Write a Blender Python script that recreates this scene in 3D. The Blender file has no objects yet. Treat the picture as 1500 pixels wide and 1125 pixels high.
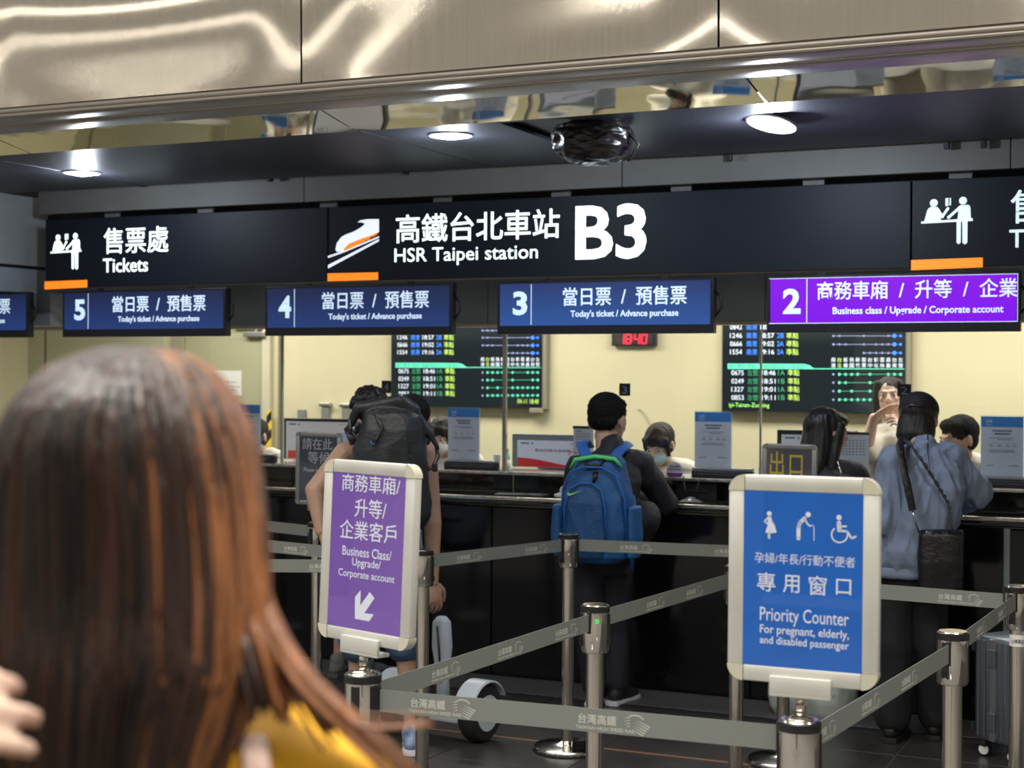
import bpy, bmesh, math, random
from math import sin, cos, pi, radians, atan, atan2, sqrt
from mathutils import Vector as V, Matrix, Euler, noise
random.seed(7)
C = bpy.context.scene.collection
SC = bpy.context.scene

# ------------------------------------------------------------------ camera
FOC = 2300.0; EYE = 1.70; ROLL = .005
AZ = atan(FOC/5020.0); PT = atan(17.5/FOC)
FW = V((-sin(AZ)*cos(PT), cos(AZ)*cos(PT), -sin(PT)))
RT = V((cos(AZ), sin(AZ), 0)); UP = RT.cross(FW)
XC = RT*cos(ROLL)+UP*sin(ROLL); YC = UP*cos(ROLL)-RT*sin(ROLL)
EYEP = V((0, 0, EYE))
cam = bpy.data.cameras.new('camera'); cam.lens = FOC/1500*36; cam.sensor_width = 36
cam.clip_start = .05; cam.clip_end = 200
cam.dof.use_dof = True; cam.dof.focus_distance = 5.0; cam.dof.aperture_fstop = 4.8
co = bpy.data.objects.new('camera', cam); C.objects.link(co); SC.camera = co
mw = Matrix((XC, YC, -FW)).transposed().to_4x4(); mw.translation = EYEP; co.matrix_world = mw

def ray(x, y): return FW*FOC+XC*(x-750)-YC*(y-562.5)
def at(x, y, Y=None, z=None, d=None):
    """the point of the place seen at (x, y) of the photograph at wall depth Y, height z or distance d"""
    D = ray(x, y)
    t = Y/D.y if Y is not None else ((z-EYE)/D.z if z is not None else d/FOC)
    return EYEP+D*t

# ------------------------------------------------------------------ light and exposure
SC.view_settings.view_transform = 'Standard'; SC.view_settings.look = 'None'
SC.view_settings.exposure = 0.0; SC.view_settings.gamma = 1; SC.view_settings.use_curve_mapping = False
wd = bpy.data.worlds.new('world'); SC.world = wd; wd.use_nodes = True
wd.node_tree.nodes['Background'].inputs[0].default_value = (.95, .89, .80, 1)
wd.node_tree.nodes['Background'].inputs[1].default_value = .34
def area(name, loc, size, sy, power, col, target=None):
    l = bpy.data.lights.new(name, 'AREA'); l.shape = 'RECTANGLE'; l.size = size; l.size_y = sy
    l.energy = power; l.color = col
    o = bpy.data.objects.new(name, l); C.objects.link(o); o.location = loc
    if target is not None: o.rotation_euler = (V(target)-V(loc)).to_track_quat('-Z', 'Y').to_euler()
    return o
LAMPCOL = (1, .93, .80)
for i, (x, w) in enumerate(((-6.6, 52), (-4.6, 52), (-2.6, 52), (-.9, 52))):
    area('booth_light', (x, 9.15, 2.5), 1.3, .5, w*.72, (1, .96, .86))
for i, (y, z, w) in enumerate(((3.2, 4.0, 230), (.8, 4.0, 300), (-3.2, 4.0, 260))):      # unseen fill lamps added to front-light signs and people, spread kept off the bulkhead
    l = area('hall_fill', (-3.0, y, z), 11.0, .5, w, (1, .95, .87)); l.data.spread = radians(132)
for y, w in ((1.3, 38), (-.9, 42), (-3.4, 36), (-7, 34)):                                 # slim glow strips between them
    area('strip_light', (-6.0, y, 4.2), 16.0, .10, w, (1, .95, .86))
for nm, px, py, w in (('downlight_left', 120, 252, 15), ('downlight_middle', 660, 197, 15), ('downlight_right', 1130, 172, 34)):
    l = bpy.data.lights.new(nm, 'POINT'); l.energy = w; l.color = (.78, .87, 1); l.shadow_soft_size = .03
    o = bpy.data.objects.new(nm, l); C.objects.link(o); o.location = at(px, py, z=2.8)+V((0, .02, -.075))

# ------------------------------------------------------------------ materials
MATS = {}
def mat(name, col, rough=.5, metal=0, emit=0, ecol=None, bump=0, bscale=40, vary=0, vscale=6, stretch=(1, 1, 1), coat=0, aniso=0, spec=None, col2=None, alpha=None):
    if name in MATS: return MATS[name]
    m = bpy.data.materials.new(name); m.use_nodes = True; nt = m.node_tree; p = nt.nodes['Principled BSDF']
    c = (*col, 1); p.inputs['Base Color'].default_value = c; p.inputs['Roughness'].default_value = rough; p.inputs['Metallic'].default_value = metal
    if coat: p.inputs['Coat Weight'].default_value = coat; p.inputs['Coat Roughness'].default_value = .06
    if spec is not None: p.inputs['Specular IOR Level'].default_value = spec
    if emit: p.inputs['Emission Color'].default_value = (*(ecol or col), 1); p.inputs['Emission Strength'].default_value = emit
    if bump or vary or col2:
        tc = nt.nodes.new('ShaderNodeTexCoord'); mp = nt.nodes.new('ShaderNodeMapping'); mp.inputs['Scale'].default_value = stretch
        nt.links.new(tc.outputs['Object'], mp.inputs['Vector'])
    if vary or col2:
        n = nt.nodes.new('ShaderNodeTexNoise'); n.inputs['Scale'].default_value = vscale; n.inputs['Detail'].default_value = 4
        nt.links.new(mp.outputs[0], n.inputs['Vector'])
        r = nt.nodes.new('ShaderNodeValToRGB'); r.color_ramp.elements[0].position = .32; r.color_ramp.elements[1].position = .68
        lo = col2 or [max(0, v*(1-vary)) for v in col]; hi = col if col2 else [min(1, v*(1+vary)) for v in col]
        r.color_ramp.elements[0].color = (*lo, 1); r.color_ramp.elements[1].color = (*hi, 1)
        nt.links.new(n.outputs['Fac'], r.inputs[0]); nt.links.new(r.outputs[0], p.inputs['Base Color'])
    if bump:
        n = nt.nodes.new('ShaderNodeTexNoise'); n.inputs['Scale'].default_value = bscale; n.inputs['Detail'].default_value = 3
        nt.links.new(mp.outputs[0], n.inputs['Vector'])
        b = nt.nodes.new('ShaderNodeBump'); b.inputs['Strength'].default_value = bump; b.inputs['Distance'].default_value = .01
        nt.links.new(n.outputs['Fac'], b.inputs['Height']); nt.links.new(b.outputs[0], p.inputs['Normal'])
    if aniso: p.inputs['Anisotropic'].default_value = aniso
    MATS[name] = m; return m
def srgb(h):
    h = h.lstrip('#'); r = [int(h[i:i+2], 16)/255 for i in (0, 2, 4)]
    return tuple(v/12.92 if v <= .04045 else ((v+.055)/1.055)**2.4 for v in r)
def thin_glass(name, gloss=.10, tint=(1, 1, 1)):
    if name in MATS: return MATS[name]
    m = bpy.data.materials.new(name); m.use_nodes = True; nt = m.node_tree; nt.nodes.remove(nt.nodes['Principled BSDF'])
    t = nt.nodes.new('ShaderNodeBsdfTransparent'); t.inputs[0].default_value = (*tint, 1)
    g = nt.nodes.new('ShaderNodeBsdfGlossy'); g.inputs['Roughness'].default_value = .02
    f = nt.nodes.new('ShaderNodeFresnel'); ge = nt.nodes.new('ShaderNodeNewGeometry'); ma = nt.nodes.new('ShaderNodeMath'); ma.operation = 'MULTIPLY_ADD'; ma.inputs[1].default_value = 1/1.45-1.45; ma.inputs[2].default_value = 1.45
    nt.links.new(ge.outputs['Backfacing'], ma.inputs[0]); nt.links.new(ma.outputs[0], f.inputs[0])  # the same reflection on both faces
    mx = nt.nodes.new('ShaderNodeMixShader'); nt.links.new(f.outputs[0], mx.inputs[0])
    nt.links.new(t.outputs[0], mx.inputs[1]); nt.links.new(g.outputs[0], mx.inputs[2])
    nt.links.new(mx.outputs[0], nt.nodes['Material Output'].inputs[0]); MATS[name] = m; return m

# ------------------------------------------------------------------ objects
def W(o):
    if o is None: return Matrix.Identity(4)
    return W(o.parent) @ o.matrix_basis
def tag(o, label=None, cat=None, group=None, kind=None):
    if label: o['label'] = label
    if cat: o['category'] = cat
    if group: o['group'] = group
    if kind: o['kind'] = kind
    return o
def thing(name, label, cat, loc, rz=0, group=None):
    o = bpy.data.objects.new(name, None); C.objects.link(o); o.location = loc; o.rotation_euler = (0, 0, rz); o.empty_display_size = .1
    return tag(o, label, cat, group)
def obj(name, me, m, parent=None, world=True, label=None, kind=None):
    o = bpy.data.objects.new(name, me); C.objects.link(o)
    if m is not None:
        if isinstance(m, (list, tuple)):
            for q in m: me.materials.append(q)
        elif not me.materials: me.materials.append(m)
    if parent is not None:
        if world: me.transform(W(parent).inverted())
        o.parent = parent
    if label: o['label'] = label
    if kind: o['kind'] = kind
    return o
def copy_tree(o, parent=None):
    c = o.copy(); C.objects.link(c)
    if parent is not None: c.parent = parent
    for ch in [k for k in bpy.data.objects if k.parent == o]: copy_tree(ch, c)
    return c

class MB:
    """collects primitives (world coordinates) and links them as ONE mesh"""
    def __init__(s, xf=None): s.v = []; s.f = []; s.xf = xf
    def add(s, vs, fs):
        b = len(s.v); s.v += [V(p) for p in vs]; s.f += [tuple(i+b for i in f) for f in fs]; return s
    def box(s, a, b, bev=0):
        a, b = V([min(a[i], b[i]) for i in range(3)]), V([max(a[i], b[i]) for i in range(3)])
        if bev <= 0:
            vs = [(x, y, z) for x in (a.x, b.x) for y in (a.y, b.y) for z in (a.z, b.z)]
            return s.add(vs, [(0, 1, 3, 2), (4, 6, 7, 5), (0, 4, 5, 1), (2, 3, 7, 6), (0, 2, 6, 4), (1, 5, 7, 3)])
        bm = bmesh.new(); bmesh.ops.create_cube(bm, size=1)
        d = b-a
        for v in bm.verts: v.co = V((a[i]+(v.co[i]+.5)*d[i] for i in range(3)))
        bev = min(bev, min(d)*.45)
        bmesh.ops.bevel(bm, geom=bm.edges[:], offset=bev, segments=2, affect='EDGES', profile=.5)
        bm.verts.index_update(); r = s.add([v.co.copy() for v in bm.verts], [[v.index for v in f.verts] for f in bm.faces]); bm.free(); return r
    def tube(s, pts, rad, n=10, flat=None, side=None, cap=True):
        """swept tube; flat=(a,b) scales the section; side = hint for the section's first axis"""
        pts = [V(p) for p in pts]; N = len(pts)
        if not isinstance(rad, (list, tuple)): rad = [rad]*N
        fa, fb = flat or (1, 1); ref = V(side) if side is not None else None; base = len(s.v); prev = None
        for i, p in enumerate(pts):
            t = (pts[min(i+1, N-1)]-pts[max(i-1, 0)]); t = t.normalized() if t.length > 1e-9 else V((0, 0, 1))
            if ref is not None: u = ref-t*ref.dot(t)
            elif prev is not None: u = prev-t*prev.dot(t)
            else: u = (V((0, 0, 1)) if abs(t.z) < .9 else V((1, 0, 0))).cross(t)
            if u.length < 1e-6: u = t.orthogonal()
            u.normalize(); prev = u; w = t.cross(u)
            for k in range(n):
                a = 2*pi*k/n; s.v.append(p+(u*cos(a)*fa+w*sin(a)*fb)*rad[i])
        for i in range(N-1):
            for k in range(n):
                k2 = (k+1) % n; s.f.append((base+i*n+k, base+i*n+k2, base+(i+1)*n+k2, base+(i+1)*n+k))
        if cap: s.f.append(tuple(base+k for k in reversed(range(n)))); s.f.append(tuple(base+(N-1)*n+k for k in range(n)))
        return s
    def cyl(s, a, b, r, r2=None, n=24): return s.tube([a, b], [r, r if r2 is None else r2], n=n)
    def lathe(s, c, prof, n=32):
        """prof: (radius, z) list, closed at both ends"""
        base = len(s.v); c = V(c)
        for (r, z) in prof:
            for k in range(n): s.v.append(c+V((r*cos(2*pi*k/n), r*sin(2*pi*k/n), z)))
        for i in range(len(prof)-1):
            for k in range(n):
                k2 = (k+1) % n; s.f.append((base+i*n+k, base+i*n+k2, base+(i+1)*n+k2, base+(i+1)*n+k))
        s.f.append(tuple(base+k for k in reversed(range(n)))); s.f.append(tuple(base+(len(prof)-1)*n+k for k in range(n))); return s
    def ell(s, c, r, rot=None, n=16, m=10):
        c = V(c); base = len(s.v); R = rot or Matrix.Identity(3)
        if not isinstance(r, (tuple, list, V)): r = (r, r, r)
        s.v.append(c+R@V((0, 0, -r[2])))
        for i in range(1, m):
            th = -pi/2+pi*i/m
            for k in range(n):
                a = 2*pi*k/n; s.v.append(c+R@V((r[0]*cos(th)*cos(a), r[1]*cos(th)*sin(a), r[2]*sin(th))))
        s.v.append(c+R@V((0, 0, r[2]))); top = len(s.v)-1
        for k in range(n): s.f.append((base, base+1+(k+1) % n, base+1+k))
        for i in range(m-2):
            for k in range(n):
                k2 = (k+1) % n; b0 = base+1+i*n; s.f.append((b0+k, b0+k2, b0+n+k2, b0+n+k))
        b0 = base+1+(m-2)*n
        for k in range(n): s.f.append((b0+k, b0+(k+1) % n, top))
        return s
    def cap(s, a, b, r1, r2=None, flat=None, side=None, n=14):
        """rounded tapered limb"""
        a, b = V(a), V(b); r2 = r1 if r2 is None else r2; t = (b-a); L = max(t.length, 1e-6); t /= L
        pts = []; rr = []
        for q in (-.96, -.75, -.4): pts.append(a+t*q*r1); rr.append(r1*sqrt(1-q*q))
        for q in (0, .33, .66, 1): pts.append(a+(b-a)*q); rr.append(r1+(r2-r1)*q)
        for q in (.4, .75, .96): pts.append(b+t*q*r2); rr.append(r2*sqrt(1-q*q))
        return s.tube(pts, rr, n=n, flat=flat, side=side)
    def loft(s, secs, n=24, sq=2.0):
        """secs: (centre, rx, ry) stacked along z; superellipse exponent sq"""
        base = len(s.v)
        for (c, rx, ry) in secs:
            c = V(c)
            for k in range(n):
                a = 2*pi*k/n; ca, sa = cos(a), sin(a); e = 2/sq
                s.v.append(c+V((rx*abs(ca)**e*(1 if ca >= 0 else -1), ry*abs(sa)**e*(1 if sa >= 0 else -1), 0)))
        for i in range(len(secs)-1):
            for k in range(n):
                k2 = (k+1) % n; s.f.append((base+i*n+k, base+i*n+k2, base+(i+1)*n+k2, base+(i+1)*n+k))
        s.f.append(tuple(base+k for k in reversed(range(n)))); s.f.append(tuple(base+(len(secs)-1)*n+k for k in range(n))); return s
    def prism(s, pts2, y0, y1):
        """polygon of (x, z) extruded along y"""
        n = len(pts2); A = sum(pts2[i][0]*pts2[(i+1) % n][1]-pts2[(i+1) % n][0]*pts2[i][1] for i in range(n))
        if A < 0: pts2 = pts2[::-1]
        base = len(s.v); s.v += [V((x, y0, z)) for x, z in pts2]+[V((x, y1, z)) for x, z in pts2]
        s.f.append(tuple(base+i for i in range(n))); s.f.append(tuple(base+n+i for i in reversed(range(n))))
        for i in range(n): j = (i+1) % n; s.f.append((base+i, base+n+i, base+n+j, base+j))
        return s
    def mesh(s, name='m', smooth=False, xf=None):
        me = bpy.data.meshes.new(name); xf = xf or s.xf
        vs = [xf@v for v in s.v] if xf else s.v
        me.from_pydata([tuple(v) for v in vs], [], s.f); me.validate(); me.update()
        if smooth is not False and smooth is not None:
            me.polygons.foreach_set('use_smooth', [True]*len(me.polygons))
            if smooth is not True: me.set_sharp_from_angle(angle=radians(smooth))
        return me
    def build(s, name, m, parent=None, smooth=False, xf=None, **k): return obj(name, s.mesh(name, smooth, xf), m, parent, **k)

def struct(name, mb, m, smooth=False, parent=None):
    o = mb.build(name, m, parent, smooth)
    if parent is None: o['kind'] = 'structure'
    return o

# flat artwork on a plane: local frame x right, z up, facing -y
def text_mesh(s, bold=0, ext=.004):
    c = bpy.data.curves.new('txt', 'FONT'); c.body = s; c.size = 1; c.offset = bold; c.extrude = ext; c.resolution_u = 3
    o = bpy.data.objects.new('txt', c); C.objects.link(o); dg = bpy.context.evaluated_depsgraph_get(); dg.update()
    me = bpy.data.meshes.new_from_object(o.evaluated_get(dg)); bpy.data.objects.remove(o); bpy.data.curves.remove(c); me.materials.clear(); return me
TXT = {}
class Flat(MB):
    """artwork drawn on a plane M (4x4: local x right, z up, faces -y); y = offset in front"""
    def __init__(s, M, y=-.001, th=.0008, scale=None, org=None):
        super().__init__(); s.M = M; s.y = y; s.th = th; s.sc = scale; s.org = org; s.Mi = M.inverted()
    def loc(s, px, py):
        if s.sc: px, py = s.org[0]+px/s.sc, s.org[1]+py/s.sc
        D = s.Mi.to_3x3()@ray(px, py); o = s.Mi@EYEP; t = -o.y/D.y; p = o+D*t; return (p.x, p.z)
    def poly(s, pts, px=True):
        q = [s.loc(*p) for p in pts] if px else pts
        MB.prism(s, q, s.y-s.th, s.y); return s
    def rect(s, x0, z0, x1, z1): return s.poly([(x0, z0), (x1, z0), (x1, z1), (x0, z1)], px=False)
    def disc(s, c, r, px=True, n=20):
        if px:
            a = s.loc(*c); b = s.loc(c[0], c[1]-r); r = abs(b[1]-a[1]); c = a
        return s.poly([(c[0]+r*cos(2*pi*k/n), c[1]+r*sin(2*pi*k/n)) for k in range(n)], px=False)
    def line(s, pts, w, px=True):
        """thick round-jointed stroke; w in the same units as pts"""
        if px:
            a = s.loc(*pts[0]); b = s.loc(pts[0][0], pts[0][1]-w); w = abs(b[1]-a[1]); pts = [s.loc(*p) for p in pts]
        for i in range(len(pts)-1):
            a, b = V(pts[i]), V(pts[i+1]); d = b-a
            if d.length < 1e-9: continue
            n_ = V((-d.y, d.x)).normalized()*w/2
            s.poly([tuple(a+n_), tuple(b+n_), tuple(b-n_), tuple(a-n_)], px=False)
            if w > .004: s.disc(tuple(a), w/2, False, 10); s.disc(tuple(b), w/2, False, 10)
        return s
    def box_text(s, st, x0, x1, z0, z1, bold=0):
        """lettering fitted to the local box"""
        k = (st, bold)
        if k not in TXT: TXT[k] = text_mesh(st, bold)
        me = TXT[k]; vs = [v.co for v in me.vertices]
        if not vs: return s
        ax, bx = min(v.x for v in vs), max(v.x for v in vs); ay, by = min(v.y for v in vs), max(v.y for v in vs)
        MB.add(s, [(x0+(v.x-ax)/(bx-ax)*(x1-x0), s.y-(s.th if v.z > 0 else 0), z0+(v.y-ay)/(by-ay)*(z1-z0)) for v in vs], [tuple(p.vertices) for p in me.polygons]); return s
    def text(s, st, xl, yl, xr, yr, h, bold=0):
        """photo points of the middle of the left and right ends, height h"""
        a, b = s.loc(xl, yl), s.loc(xr, yr); t = s.loc(xl, yl-h/2); u = s.loc(xl, yl+h/2); hh = abs(t[1]-u[1])
        zc = (a[1]+b[1])/2; return s.box_text(st, a[0], b[0], zc-hh/2, zc+hh/2, bold)
    def done(s, name, m, parent, dx=0, **k):
        xf = s.M if not dx else Matrix.Translation((dx, 0, 0))@s.M
        return MB.build(s, name, m, parent, xf=xf, **k)
def wallplane(Y): return Matrix.Translation((0, Y, 0))

# organic surfaces: primitives fused by a voxel remesh
def fuse(mb, voxel=.008, smooth=4, fold=0, ff=9, fs=(1, 1, .45), seed=0, name='m'):
    me = mb.mesh('raw'); o = bpy.data.objects.new('raw', me); C.objects.link(o)
    r = o.modifiers.new('r', 'REMESH'); r.mode = 'VOXEL'; r.voxel_size = voxel; r.use_smooth_shade = True
    if smooth: q = o.modifiers.new('s', 'SMOOTH'); q.factor = .5; q.iterations = smooth
    dg = bpy.context.evaluated_depsgraph_get(); dg.update()
    out = bpy.data.meshes.new_from_object(o.evaluated_get(dg)); out.name = name
    bpy.data.objects.remove(o); bpy.data.meshes.remove(me)
    if fold:
        nn = [v.normal.copy() for v in out.vertices]
        for v, n in zip(out.vertices, nn):
            p = V((v.co.x*fs[0], v.co.y*fs[1], v.co.z*fs[2]))*ff+V((seed*7.3, seed, -seed*3))
            a = noise.noise(p); b = noise.noise(p*2.3+V((5, 5, 5)))
            v.co += n*fold*((1-abs(a)*2.6)*.8+b*.5)
    out.polygons.foreach_set('use_smooth', [True]*len(out.polygons)); return out
def cloth(mb, name, m, parent, voxel=.009, fold=.006, **k):
    return obj(name, fuse(mb, voxel, 3, fold, **k), m, parent)
# ------------------------------------------------------------------ the setting
CREAM = mat('cream wall paint', srgb('#d3cca8'), .75, vary=.03, vscale=2)
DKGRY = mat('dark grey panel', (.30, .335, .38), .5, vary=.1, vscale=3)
FASC = mat('grey fascia board', (.145, .148, .14), .55, vary=.06, vscale=4)
BLACK = mat('black', (.008, .008, .010), .4)
STEEL = mat('brushed champagne steel', (.78, .71, .60), .06, .96, bump=.02, bscale=30, stretch=(26, 26, .5), vary=.03, vscale=3)
TRIMM = mat('satin trim metal', (.50, .46, .40), .36, .85)
MIRR = mat('polished steel soffit', (.78, .74, .64), .035, 1)
NAVY = mat('dark ceiling film', (.035, .036, .05), .42, .2, bump=.25, bscale=120)
JOINT = mat('floor joint', (.13, .125, .12), .8)
TILE = mat('dark slate tile', (.040, .037, .036), .30, vary=.22, vscale=5, bump=.06, bscale=30)
CEILB = mat('hall ceiling', (.42, .36, .28), .8)

fl = struct('floor', MB().box((-10, -8, -.05), (4, 10.3, -.005)), JOINT)
tm = None
XS = -3.194-.615*8; YS = 6.623-.45*6
random.seed(3)
for i in range(16):
    for j in range(8):
        x0 = XS+i*.615; y0 = YS+j*.45; me = None
        if tm is None:
            tm = MB().box((0, 0, -.02), (.609, .444, 0), .0015).mesh('tile'); tm.materials.append(TILE)
        o = bpy.data.objects.new('tile', tm); C.objects.link(o); o.parent = fl; o.location = (x0+.003, y0+.003, random.uniform(-.0006, 0))
struct('trim_1', MB().box((-9, 6.612, -.01), (2, 6.628, .0015)), mat('joint reflection strip', (.30, .15, .09), .45, .4))  # coloured strip stands in for the reflection along a tile joint
PL = mat('grey granite plinth', (.085, .085, .088), .45, vary=.2, vscale=60)
pl = struct('trim_2', MB().box((-9, 7.52, -.02), (2, 7.9, .012), .004), PL)
struct('trim_3', MB().box((-9, 7.49, -.02), (2, 7.52, .010)), mat('dark metal edge', (.03, .03, .035), .4, .4))

# booth behind the counter
BW = 10.1
struct('wall_back', MB().box((-9, BW, 0), (2, BW+.12, 2.75)), CREAM)
struct('wall_left', MB().box((-9.1, 7.9, 0), (-9, BW, 2.75)), CREAM)
struct('wall_right', MB().box((2, 7.9, 0), (2.1, BW, 2.75)), CREAM)
struct('ceiling', MB().box((-9, 8.42, 2.62), (2, BW, 2.7)), mat('booth ceiling', (.62, .6, .52), .8))
# dark lintel over the counter openings, one board per module
lt = thing('trim_4', None, None, (-3.5, 8.3, 1.985)); lt['kind'] = 'structure'
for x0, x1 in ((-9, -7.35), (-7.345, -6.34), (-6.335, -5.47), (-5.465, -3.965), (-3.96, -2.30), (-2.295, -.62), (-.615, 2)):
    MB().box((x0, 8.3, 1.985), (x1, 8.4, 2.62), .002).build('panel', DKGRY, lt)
LG = mat('warm lintel underside', (.55, .5, .38), .6)
struct('trim_5', MB().box((-9, 8.3, 1.965), (2, 8.42, 1.983)), LG)
# left end of the hall front: grey box above a darker one
bx0 = at(0, 378, Y=7.3)
GBOX = mat('pale grey painted box', (.30, .315, .315), .6, vary=.05)
gb = struct('wall_end', MB().box((-9, 7.35, 2.36), (-6.97, 8.3, 2.80), .003), GBOX)
MB().box((-9, 7.34, 2.345), (-6.965, 8.3, 2.357)).build('shadow_gap', BLACK, gb)
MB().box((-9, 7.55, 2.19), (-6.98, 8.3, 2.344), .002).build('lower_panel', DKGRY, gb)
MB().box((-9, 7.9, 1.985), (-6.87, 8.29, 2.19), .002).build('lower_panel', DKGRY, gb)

# bulkhead of champagne steel
bh = thing('wall_bulkhead', None, None, (-3, 5.3, 2.82)); bh['kind'] = 'structure'
def bulk_panel(x0, x1, k):
    nx, nz = 60, 36; z0, z1 = 2.835, 3.75; vs = []; fs = []
    for j in range(nz+1):
        for i in range(nx+1):
            x = x0+(x1-x0)*i/nx; z = z0+(z1-z0)*j/nz; u = i/nx; w = (z-z0)
            edge = min(1, min(u, 1-u)*7)
            y = 5.30-.015*w
            y += edge*(.0046*sin(w*7.5+1.5*sin(x*1.35+.8)+.25*k)+.0012*noise.noise(V((x*1.1, z*2.2, k))))
            vs.append((x, y, z))
    for j in range(nz):
        for i in range(nx): a = j*(nx+1)+i; fs.append((a, a+1, a+nx+2, a+nx+1))
    MB().add(vs, fs).build('panel', STEEL, bh, True)
ed = [-6.77, -5.06, -3.35, -1.64, .07, 1.78]
for k in range(5): bulk_panel(ed[k]+.004, ed[k+1]-.004, k)
MB().box((-9, 5.33, 2.80), (3, 5.36, 3.8)).build('backing', BLACK, bh)
# rounded lip under the bulkhead: three steps of moulding
lip = thing('trim_6', None, None, (-3, 5.4, 2.8)); lip['kind'] = 'structure'
def lipbar(y0, z0, z1, y1, n='moulding', m=None): MB().box((-9, y0, z0), (3, y1, z1), .006).build(n, m or TRIMM, lip, 30)
lipbar(5.285, 2.828, 2.838, 5.34, 'shadow_gap', mat('brown gap', (.10, .07, .05), .6))
lipbar(5.275, 2.808, 2.830, 5.34)
lipbar(5.262, 2.790, 2.806, 5.42)
lipbar(5.40, 2.782, 2.806, 5.60)
# polished soffit, one wavy sheet per panel
sf = thing('ceiling', None, None, (-3, 5.9, 2.8)); sf['kind'] = 'structure'
for k, (x0, x1) in enumerate(((-9, -7.2), (-7.2, -5.28), (-5.28, -3.47), (-3.47, -1.64), (-1.64, .2), (.2, 2.2))):
    nx, ny = 70, 16; vs = []; fs = []
    for j in range(ny+1):
        for i in range(nx+1):
            x = x0+.004+(x1-x0-.008)*i/nx; y = 5.6+.33*j/ny; u = i/nx; e = min(1, min(u, 1-u)*6)
            vs.append((x, y, 2.800-.17*(y-5.6)+e*(.0022*noise.noise(V((x*2.2, y*2.6, k)))+.0006*noise.noise(V((x*7, y*7, k+9))))))
    for j in range(ny):
        for i in range(nx): a = j*(nx+1)+i; fs.append((a+1, a, a+nx+1, a+nx+2))
    MB().add(vs, fs).build('soffit_panel', MIRR, sf, True)
MB().box((-9, 5.36, 2.83), (3, 7.8, 2.86)).build('backing', BLACK, sf)
for k, (x0, x1) in enumerate(((-9, -5.9), (-5.89, -3.63), (-3.62, -2.95), (-2.62, -.62), (-.61, 3))):
    MB().box((x0, 5.99, 2.800), (x1, 7.60, 2.815), .001).build('dark_panel', NAVY, sf)
MB().box((-2.949, 5.99, 2.802), (-2.621, 6.30, 2.815)).build('dark_panel', NAVY, sf)
MB().box((-2.949, 7.0, 2.802), (-2.621, 7.60, 2.815)).build('dark_panel', NAVY, sf)
# a loose film corner and tape near the lamps
# fascia boards and dark slot
fa = thing('trim_7', None, None, (-3, 7.75, 2.7)); fa['kind'] = 'structure'
for x0, x1 in ((-6.83, -4.875), (-4.87, -2.92), (-2.915, -.96), (-.955, 1.5)):
    MB().box((x0, 7.74, 2.675), (x1, 7.80, 2.90), .003).build('fascia_board', FASC, fa)
MB().box((-9, 7.99, 2.4), (3, 8.02, 2.9)).build('backing', BLACK, fa)
for x in (-6.32, -5.62, -4.76, -4.02, -3.30, -2.62, -1.92, -1.2):
    MB().box((x-.055, 7.82, 2.55), (x+.055, 7.84, 2.78), .002).build('bracket', FASC, fa)
TAB = mat('dark steel tab', (.03, .03, .032), .4, .3)
for px, py, lab in ((210, 262, ' right of the left lamp'), (398, 254, ' midway between left and middle lamps'), (597, 243, ' just left of the middle lamp'), (1070, 222, ' left of the brightest lamp'), (1388, 204, ', second from the right edge'), (1442, 202, ', nearest the right edge')):
    p = at(px, py, Y=7.70)
    m_ = MB().box((p.x-.013, 7.66, p.z-.05), (p.x+.013, 7.70, 2.812), .003)
    o = m_.build('hanging_tab', TAB); o.location = (0, 0, 0)
    me = o.data; c = V((p.x, 7.68, 2.81)); me.transform(Matrix.Translation(-c)); o.location = c
    tag(o, 'dark metal tab hanging from the ceiling edge'+lab, 'bracket', 'hanging tabs along the fascia')

# door at the back of the booth
dr = thing('door_1', None, None, (-7.05, BW, 0)); dr['kind'] = 'structure'
DOORM = mat('grey green door', srgb('#a9a888'), .5); FRM = mat('door frame', srgb('#c9c5ab'), .5)
xa, xb = at(275, 500, Y=BW).x, at(388, 560, Y=BW).x
MB().box((xa, BW-.03, 0), (xb, BW-.002, 2.12), .002).build('leaf', DOORM, dr)
MB().box((xa-.12, BW-.05, 0), (xa-.004, BW-.002, 2.2), .003).build('jamb', mat('shadowed jamb', srgb('#a39d84'), .5), dr)  # darker frame colour paints the shade on the left jamb
MB().box((xb+.004, BW-.05, 0), (xb+.075, BW-.002, 2.2), .003).build('jamb', FRM, dr)
MB().box((xa, BW-.05, 2.125), (xb, BW-.002, 2.2), .003).build('head', FRM, dr)
MET = mat('satin grey metal', (.42, .42, .40), .35, .8)
c1 = at(376, 485, Y=BW-.05)
dc = MB().box((c1.x-.10, BW-.09, c1.z-.045), (c1.x+.09, BW-.032, c1.z-.005), .006).build('door_closer', MET, dr)
MB().box((c1.x-.20, BW-.075, c1.z+.02), (c1.x+.06, BW-.06, c1.z+.035)).cyl((c1.x, BW-.06, c1.z-.05), (c1.x, BW-.06, c1.z+.04), .012).build('closer_arm', MET, dc)
MB().box((xa+.06, BW-.06, 1.0), (xa+.08, BW-.03, 1.14), .004).build('door_handle', MET, dr)
for nm, x in (('wall_panel', 124), ):
    p = at(x, 500, Y=BW)
    MB().box((p.x-.9, BW-.02, 0), (p.x+.80, BW-.001, 2.1), .002).build('panel', mat('pale green board', srgb('#c9c9ac'), .4), dr)
for px in (68, 410):
    p = at(px, 560, Y=BW-.01); MB().box((p.x-.008, BW-.024, 0), (p.x+.008, BW-.001, 2.2)).build('joint', mat('joint grey', srgb('#7d7861'), .6), dr)

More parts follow.
